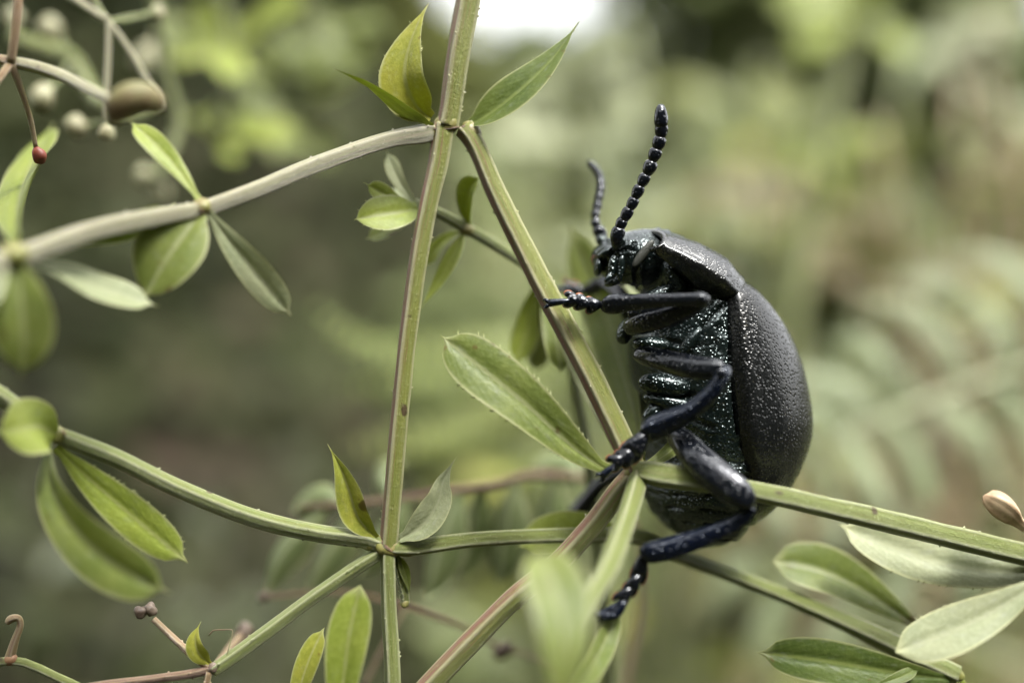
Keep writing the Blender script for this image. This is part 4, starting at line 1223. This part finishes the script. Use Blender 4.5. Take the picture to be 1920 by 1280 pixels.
frond('pale arching fern frond behind the beetle, its tip reaching towards the wing cases',
      [(1440, 905, 4.6, 4), (1500, 870, 4.8, 6), (1600, 808, 5.0, 10), (1760, 745, 5.4, 14), (1920, 690, 5.8, 17), (2150, 640, 6.4, 19), (2500, 900, 7.0, 22), (2700, 4200, 7.0, 26)],
      [([(1520, 858, 4.8), (1480, 830, 4.7), (1440, 820, 4.6)], 40), ([(1570, 825, 4.9), (1525, 785, 4.8), (1480, 765, 4.7), (1430, 775, 4.6)], 54), ([(1640, 792, 5.1), (1590, 735, 5.0), (1530, 702, 4.9), (1460, 705, 4.8)], 60),
       ([(1720, 760, 5.3), (1680, 690, 5.2), (1610, 645, 5.1), (1520, 640, 5.0)], 64), ([(1810, 727, 5.5), (1770, 640, 5.4), (1690, 590, 5.3), (1580, 578, 5.2)], 68), ([(1900, 697, 5.7), (1860, 600, 5.6), (1780, 540, 5.5), (1660, 520, 5.4)], 70), ([(2000, 665, 6), (1960, 560, 5.9), (1880, 500, 5.8), (1760, 470, 5.7)], 70),
       ([(1530, 852, 4.8), (1545, 905, 4.7), (1565, 960, 4.6)], 46), ([(1585, 818, 4.9), (1620, 880, 4.8), (1660, 970, 4.6)], 58), ([(1660, 785, 5.1), (1710, 850, 5.0), (1755, 965, 4.8)], 62), ([(1750, 750, 5.3), (1820, 820, 5.2), (1885, 950, 5.0)], 66), ([(1850, 714, 5.6), (1925, 790, 5.5), (1990, 930, 5.3)], 68)],
      60, 'fern', (P(2700, 640, 9.1).x, 9.1, 0))
frond('yellow green fern frond between the two main stems, pointing at the shaded bank',
      [(1180, 560, 5.8, 5), (1120, 640, 6, 8), (1090, 740, 6.2, 10), (1085, 850, 6.4, 12), (1100, 1000, 6.6, 14), (1150, 1500, 7, 16), (1200, 4500, 7.2, 20)],
      [([(1115, 650, 6), (960, 640, 5.8), (800, 665, 5.6), (680, 650, 5.4), (570, 560, 5.2)], 78), ([(1092, 735, 6.2), (960, 700, 6), (800, 725, 5.9), (640, 735, 5.8)], 74), ([(1086, 830, 6.4), (970, 780, 6.2), (820, 800, 6.1), (640, 835, 6.0)], 88), ([(1088, 890, 6.4), (980, 850, 6.3), (860, 850, 6.2), (740, 900, 6.2)], 66),
       ([(1130, 625, 6), (1230, 570, 6), (1340, 560, 6)], 70), ([(1090, 745, 6.2), (1230, 700, 6.3), (1350, 700, 6.3)], 70), ([(1160, 585, 5.9), (1080, 560, 5.8), (1000, 565, 5.7)], 50)],
      60, 'fern_yellow', (P(1200, 640, 9.4).x, 9.4, 0))
frond('grey green fern frond low behind the lower whorl of leaves',
      [(1330, 1000, 6.8, 4), (1420, 1040, 7, 8), (1560, 1100, 7.4, 11), (1800, 1200, 8, 15), (2100, 1400, 8.6, 18), (2200, 3600, 8.8, 22)],
      [([(1420, 1040, 7), (1370, 1090, 6.9), (1330, 1160, 6.8)], 60), ([(1500, 1075, 7.2), (1460, 1150, 7.1), (1430, 1250, 7)], 66), ([(1600, 1118, 7.5), (1570, 1210, 7.4), (1560, 1310, 7.3)], 70), ([(1440, 1048, 7), (1460, 980, 7), (1440, 920, 7)], 56), ([(1540, 1090, 7.4), (1570, 1010, 7.3), (1570, 930, 7.2)], 64), ([(1660, 1145, 7.6), (1710, 1060, 7.6), (1720, 970, 7.6)], 66), ([(1770, 1190, 8), (1830, 1100, 7.9), (1850, 1000, 7.9)], 66), ([(1720, 1170, 7.8), (1720, 1260, 7.7), (1740, 1350, 7.7)], 66)],
      60, 'fern', (P(2200, 640, 11.4).x, 11.4, 0))


# ------------------------------------------------------------------ blurred whorled plants further back
def whorl_plant(label, path, nodes, size, mat, stem_m, seed, group=None, leaves=6, leafw=.34, extra=()):
    x, y, d = path[0][:3]
    ground_px = 640 + CZ * S * D / (d + D)
    pl = Plant('background_bedstraw', label, (P(x, y, d).x, d, 0), 'plant', group)
    pl.stem([(x, ground_px, d, path[0][3])] + path, stem_m, n=70, seg=10)
    r = random.Random(seed)
    c = spline(path, 60)
    for t in nodes:
        px, py, dd, _ = c[int(t * 59)]
        a0 = r.uniform(0, 6.28)
        for k in range(leaves):
            a = a0 + k * 2 * math.pi / leaves + r.uniform(-.4, .4)
            ln = size * r.uniform(.6, 1.25)
            dx, dyw = math.cos(a) * ln, math.sin(a) * ln / S
            up = ln * r.uniform(-.7, .8)
            pl.leaf([(px, py, dd), (px + dx * .5, py - up * .6 - ln * .08, dd + dyw * .5), (px + dx, py - up, dd + dyw)], ln * leafw * r.uniform(.8, 1.3), (r.uniform(-.5, .5), -.8, r.uniform(.2, 1)), mat, 'ob', fine=False)
    for pts, w, m2 in extra:
        pl.leaf(pts, w, (r.uniform(-.3, .3), -1, r.uniform(.1, .7)), m2, 'ob', fine=False)
    return pl


whorl_plant('yellow green bedstraw drooping behind the bud stalks', [(-700, 900, 4.6, 12), (-500, 100, 4.8, 12), (0, -260, 5.0, 11), (330, -160, 5.2, 11), (420, 10, 5.3, 10), (440, 150, 5.3, 9), (410, 290, 5.2, 7)], (.72, .86, .99), 120, 'leaf_bright', 'stem_green', 5, leafw=.5,
            extra=[([(430, 120, 5.3), (400, 60, 5.3), (380, -10, 5.3)], 90, 'leaf_bright'), ([(440, 200, 5.3), (470, 240, 5.2), (520, 260, 5.1)], 70, 'leaf_bright'), ([(300, 20, 5.3), (330, 60, 5.3), (370, 110, 5.3)], 80, 'leaf')])
whorl_plant('pale green bedstraw drooping between the bud stalks and the upper fork', [(-900, 900, 7.6, 13), (-600, 0, 7.6, 13), (100, -330, 7.5, 13), (500, -200, 7.4, 13), (590, 20, 7.4, 12), (570, 170, 7.4, 10), (500, 260, 7.4, 8)], (.74, .86, .98), 150, 'leaf', 'stem_green', 6, leafw=.5,
            extra=[([(590, 10, 7.4), (540, 90, 7.4), (520, 170, 7.4)], 90, 'leaf'), ([(590, 10, 7.4), (640, 80, 7.3), (660, 160, 7.2)], 100, 'leaf')])
whorl_plant('tall bedstraw right behind the feelers of the beetle, with bluish green leaves', [(1130, 900, 15, 16), (1150, 560, 15, 16), (1110, 330, 15, 15), (1060, 190, 15, 13), (1100, 110, 15, 10)], (.45, .7, .9), 190, 'leaf_pale', 'stem_green', 7, leafw=.5)
whorl_plant('tall bright topped bedstraw in the meadow beyond the feelers', [(1460, 900, 13, 20), (1490, 560, 13, 22), (1540, 280, 13, 24), (1580, 100, 13, 22), (1600, 20, 12.8, 14)], (.6, .97), 130, 'leaf_bright', 'stem_green', 8, leafw=.6)
whorl_plant('pale withered bedstraw with few leaves at the outer side of the meadow', [(1960, 900, 18, 14), (1940, 500, 18, 14), (1880, 250, 18, 13), (1850, 120, 18, 12), (1870, 20, 18, 8)], (.7, .97), 110, 'leaf_pale', 'stem_brown', 9, leafw=.6, leaves=4)


# ------------------------------------------------------------------ loose herbs of the meadow, out of focus
def herb(name, label, group, px, top, d, leafsize, nleaf, mats, stem_m, seed, spread=3.0):
    """a branching herb standing at depth d whose top shows at px, top"""
    r = random.Random(seed)
    q = P(px, top, d)
    g = float(ground_h(q.x, d))
    pl = Plant(name, label, (q.x + r.uniform(-2, 2), d, g), 'herb', group)
    b = Vector(pl.root.location)
    h = q.z - g
    mb = MB()
    main = [b - Vector((0, 0, .5)), b.lerp(q, .4) + Vector((r.uniform(-1, 1), r.uniform(-1, 1), 0)), b.lerp(q, .75) + Vector((r.uniform(-1, 1), 0, 0)), q]
    rad = .16 + .004 * d
    tube(mb, [(*p, rad * (1 - .2 * i)) for i, p in enumerate(main)], 30, 8)
    c = spline([tuple(p) for p in main], 60)
    tips = []
    for k in range(5):
        a = Vector(c[r.randrange(30, 56)])
        e = a + Vector((r.uniform(-1, 1) * spread, r.uniform(-1, 1) * spread, r.uniform(.1, .9) * spread))
        tube(mb, [(*a, rad * .5), (*(a.lerp(e, .5) + Vector((0, 0, -.2))), rad * .4), (*e, rad * .2)], 10, 6)
        tips += [a.lerp(e, t) for t in (.4, .7, 1.0)]
    mb.build('stem', M[stem_m], pl.root)
    for k in range(nleaf):
        a = r.choice(tips) if r.random() < .6 else Vector(c[r.randrange(20, 60)])
        L = leafsize * r.uniform(.6, 1.3)
        v = Vector((r.uniform(-1, 1), r.uniform(-1, 1), r.uniform(-.6, .8))).normalized() * L
        mb = MB()
        leaf(mb, [a, a + v * .5 + Vector((0, 0, L * .1)), a + v - Vector((0, 0, L * .15))], L * r.uniform(.35, .55), (r.uniform(-.4, .4), -.7, .8), r.choice(('ob', 'oval', 'lance')), th=L * .02, nu=5, nv=8, seed=k)
        mb.build('leaf', M[r.choice(mats)], pl.root)
    return pl


KINDS = {'y': ('meadow_herb', 'branching yellow green herb', ('herb_yellow', 'herb_green', 'herb_yellow', 'leaf_yellow'), 'stem_green'),
         'p': ('meadow_herb', 'branching pale grey green herb', ('herb_pale', 'herb_green', 'herb_pale', 'fern'), 'stem_green'),
         't': ('withered_herb', 'withered tan and yellow herb', ('herb_tan', 'herb_yellow', 'herb_tan'), 'stem_brown')}
for k, (kind, px, top, d, where) in enumerate((('p', 1010, 150, 26, 'between the upper fork and the feelers'), ('y', 1180, 60, 24, 'behind the feelers'), ('p', 1300, 200, 30, 'just behind the feelers on the meadow side'),
        ('y', 1420, 120, 28, 'above the collar of the beetle'), ('t', 1500, 260, 22, 'above the wing cases'), ('t', 1640, 230, 20, 'beyond the fern, beside the tall bright topped bedstraw'), ('y', 1700, 330, 24, 'standing over the fern'),
        ('t', 1800, 180, 26, 'beyond the outer end of the fern'), ('y', 1900, 240, 20, 'beyond the outer end of the fern'), ('t', 1860, 400, 20, 'rising just over the fern'), ('y', 1150, 380, 18, 'between the gripped stem and the head of the beetle'),
        ('y', 1240, 330, 26, 'behind the head of the beetle'), ('y', 960, 430, 20, 'between the two main stems'), ('p', 1700, 120, 30, 'towering behind the fern'))):
    nm, lab, mats, sm_ = KINDS[kind]
    herb(nm, 'blurred ' + lab + ' ' + where, 'blurred herbs of the meadow', px, top, d, 1.35 + d * .03, 15, mats, sm_, 100 + k)
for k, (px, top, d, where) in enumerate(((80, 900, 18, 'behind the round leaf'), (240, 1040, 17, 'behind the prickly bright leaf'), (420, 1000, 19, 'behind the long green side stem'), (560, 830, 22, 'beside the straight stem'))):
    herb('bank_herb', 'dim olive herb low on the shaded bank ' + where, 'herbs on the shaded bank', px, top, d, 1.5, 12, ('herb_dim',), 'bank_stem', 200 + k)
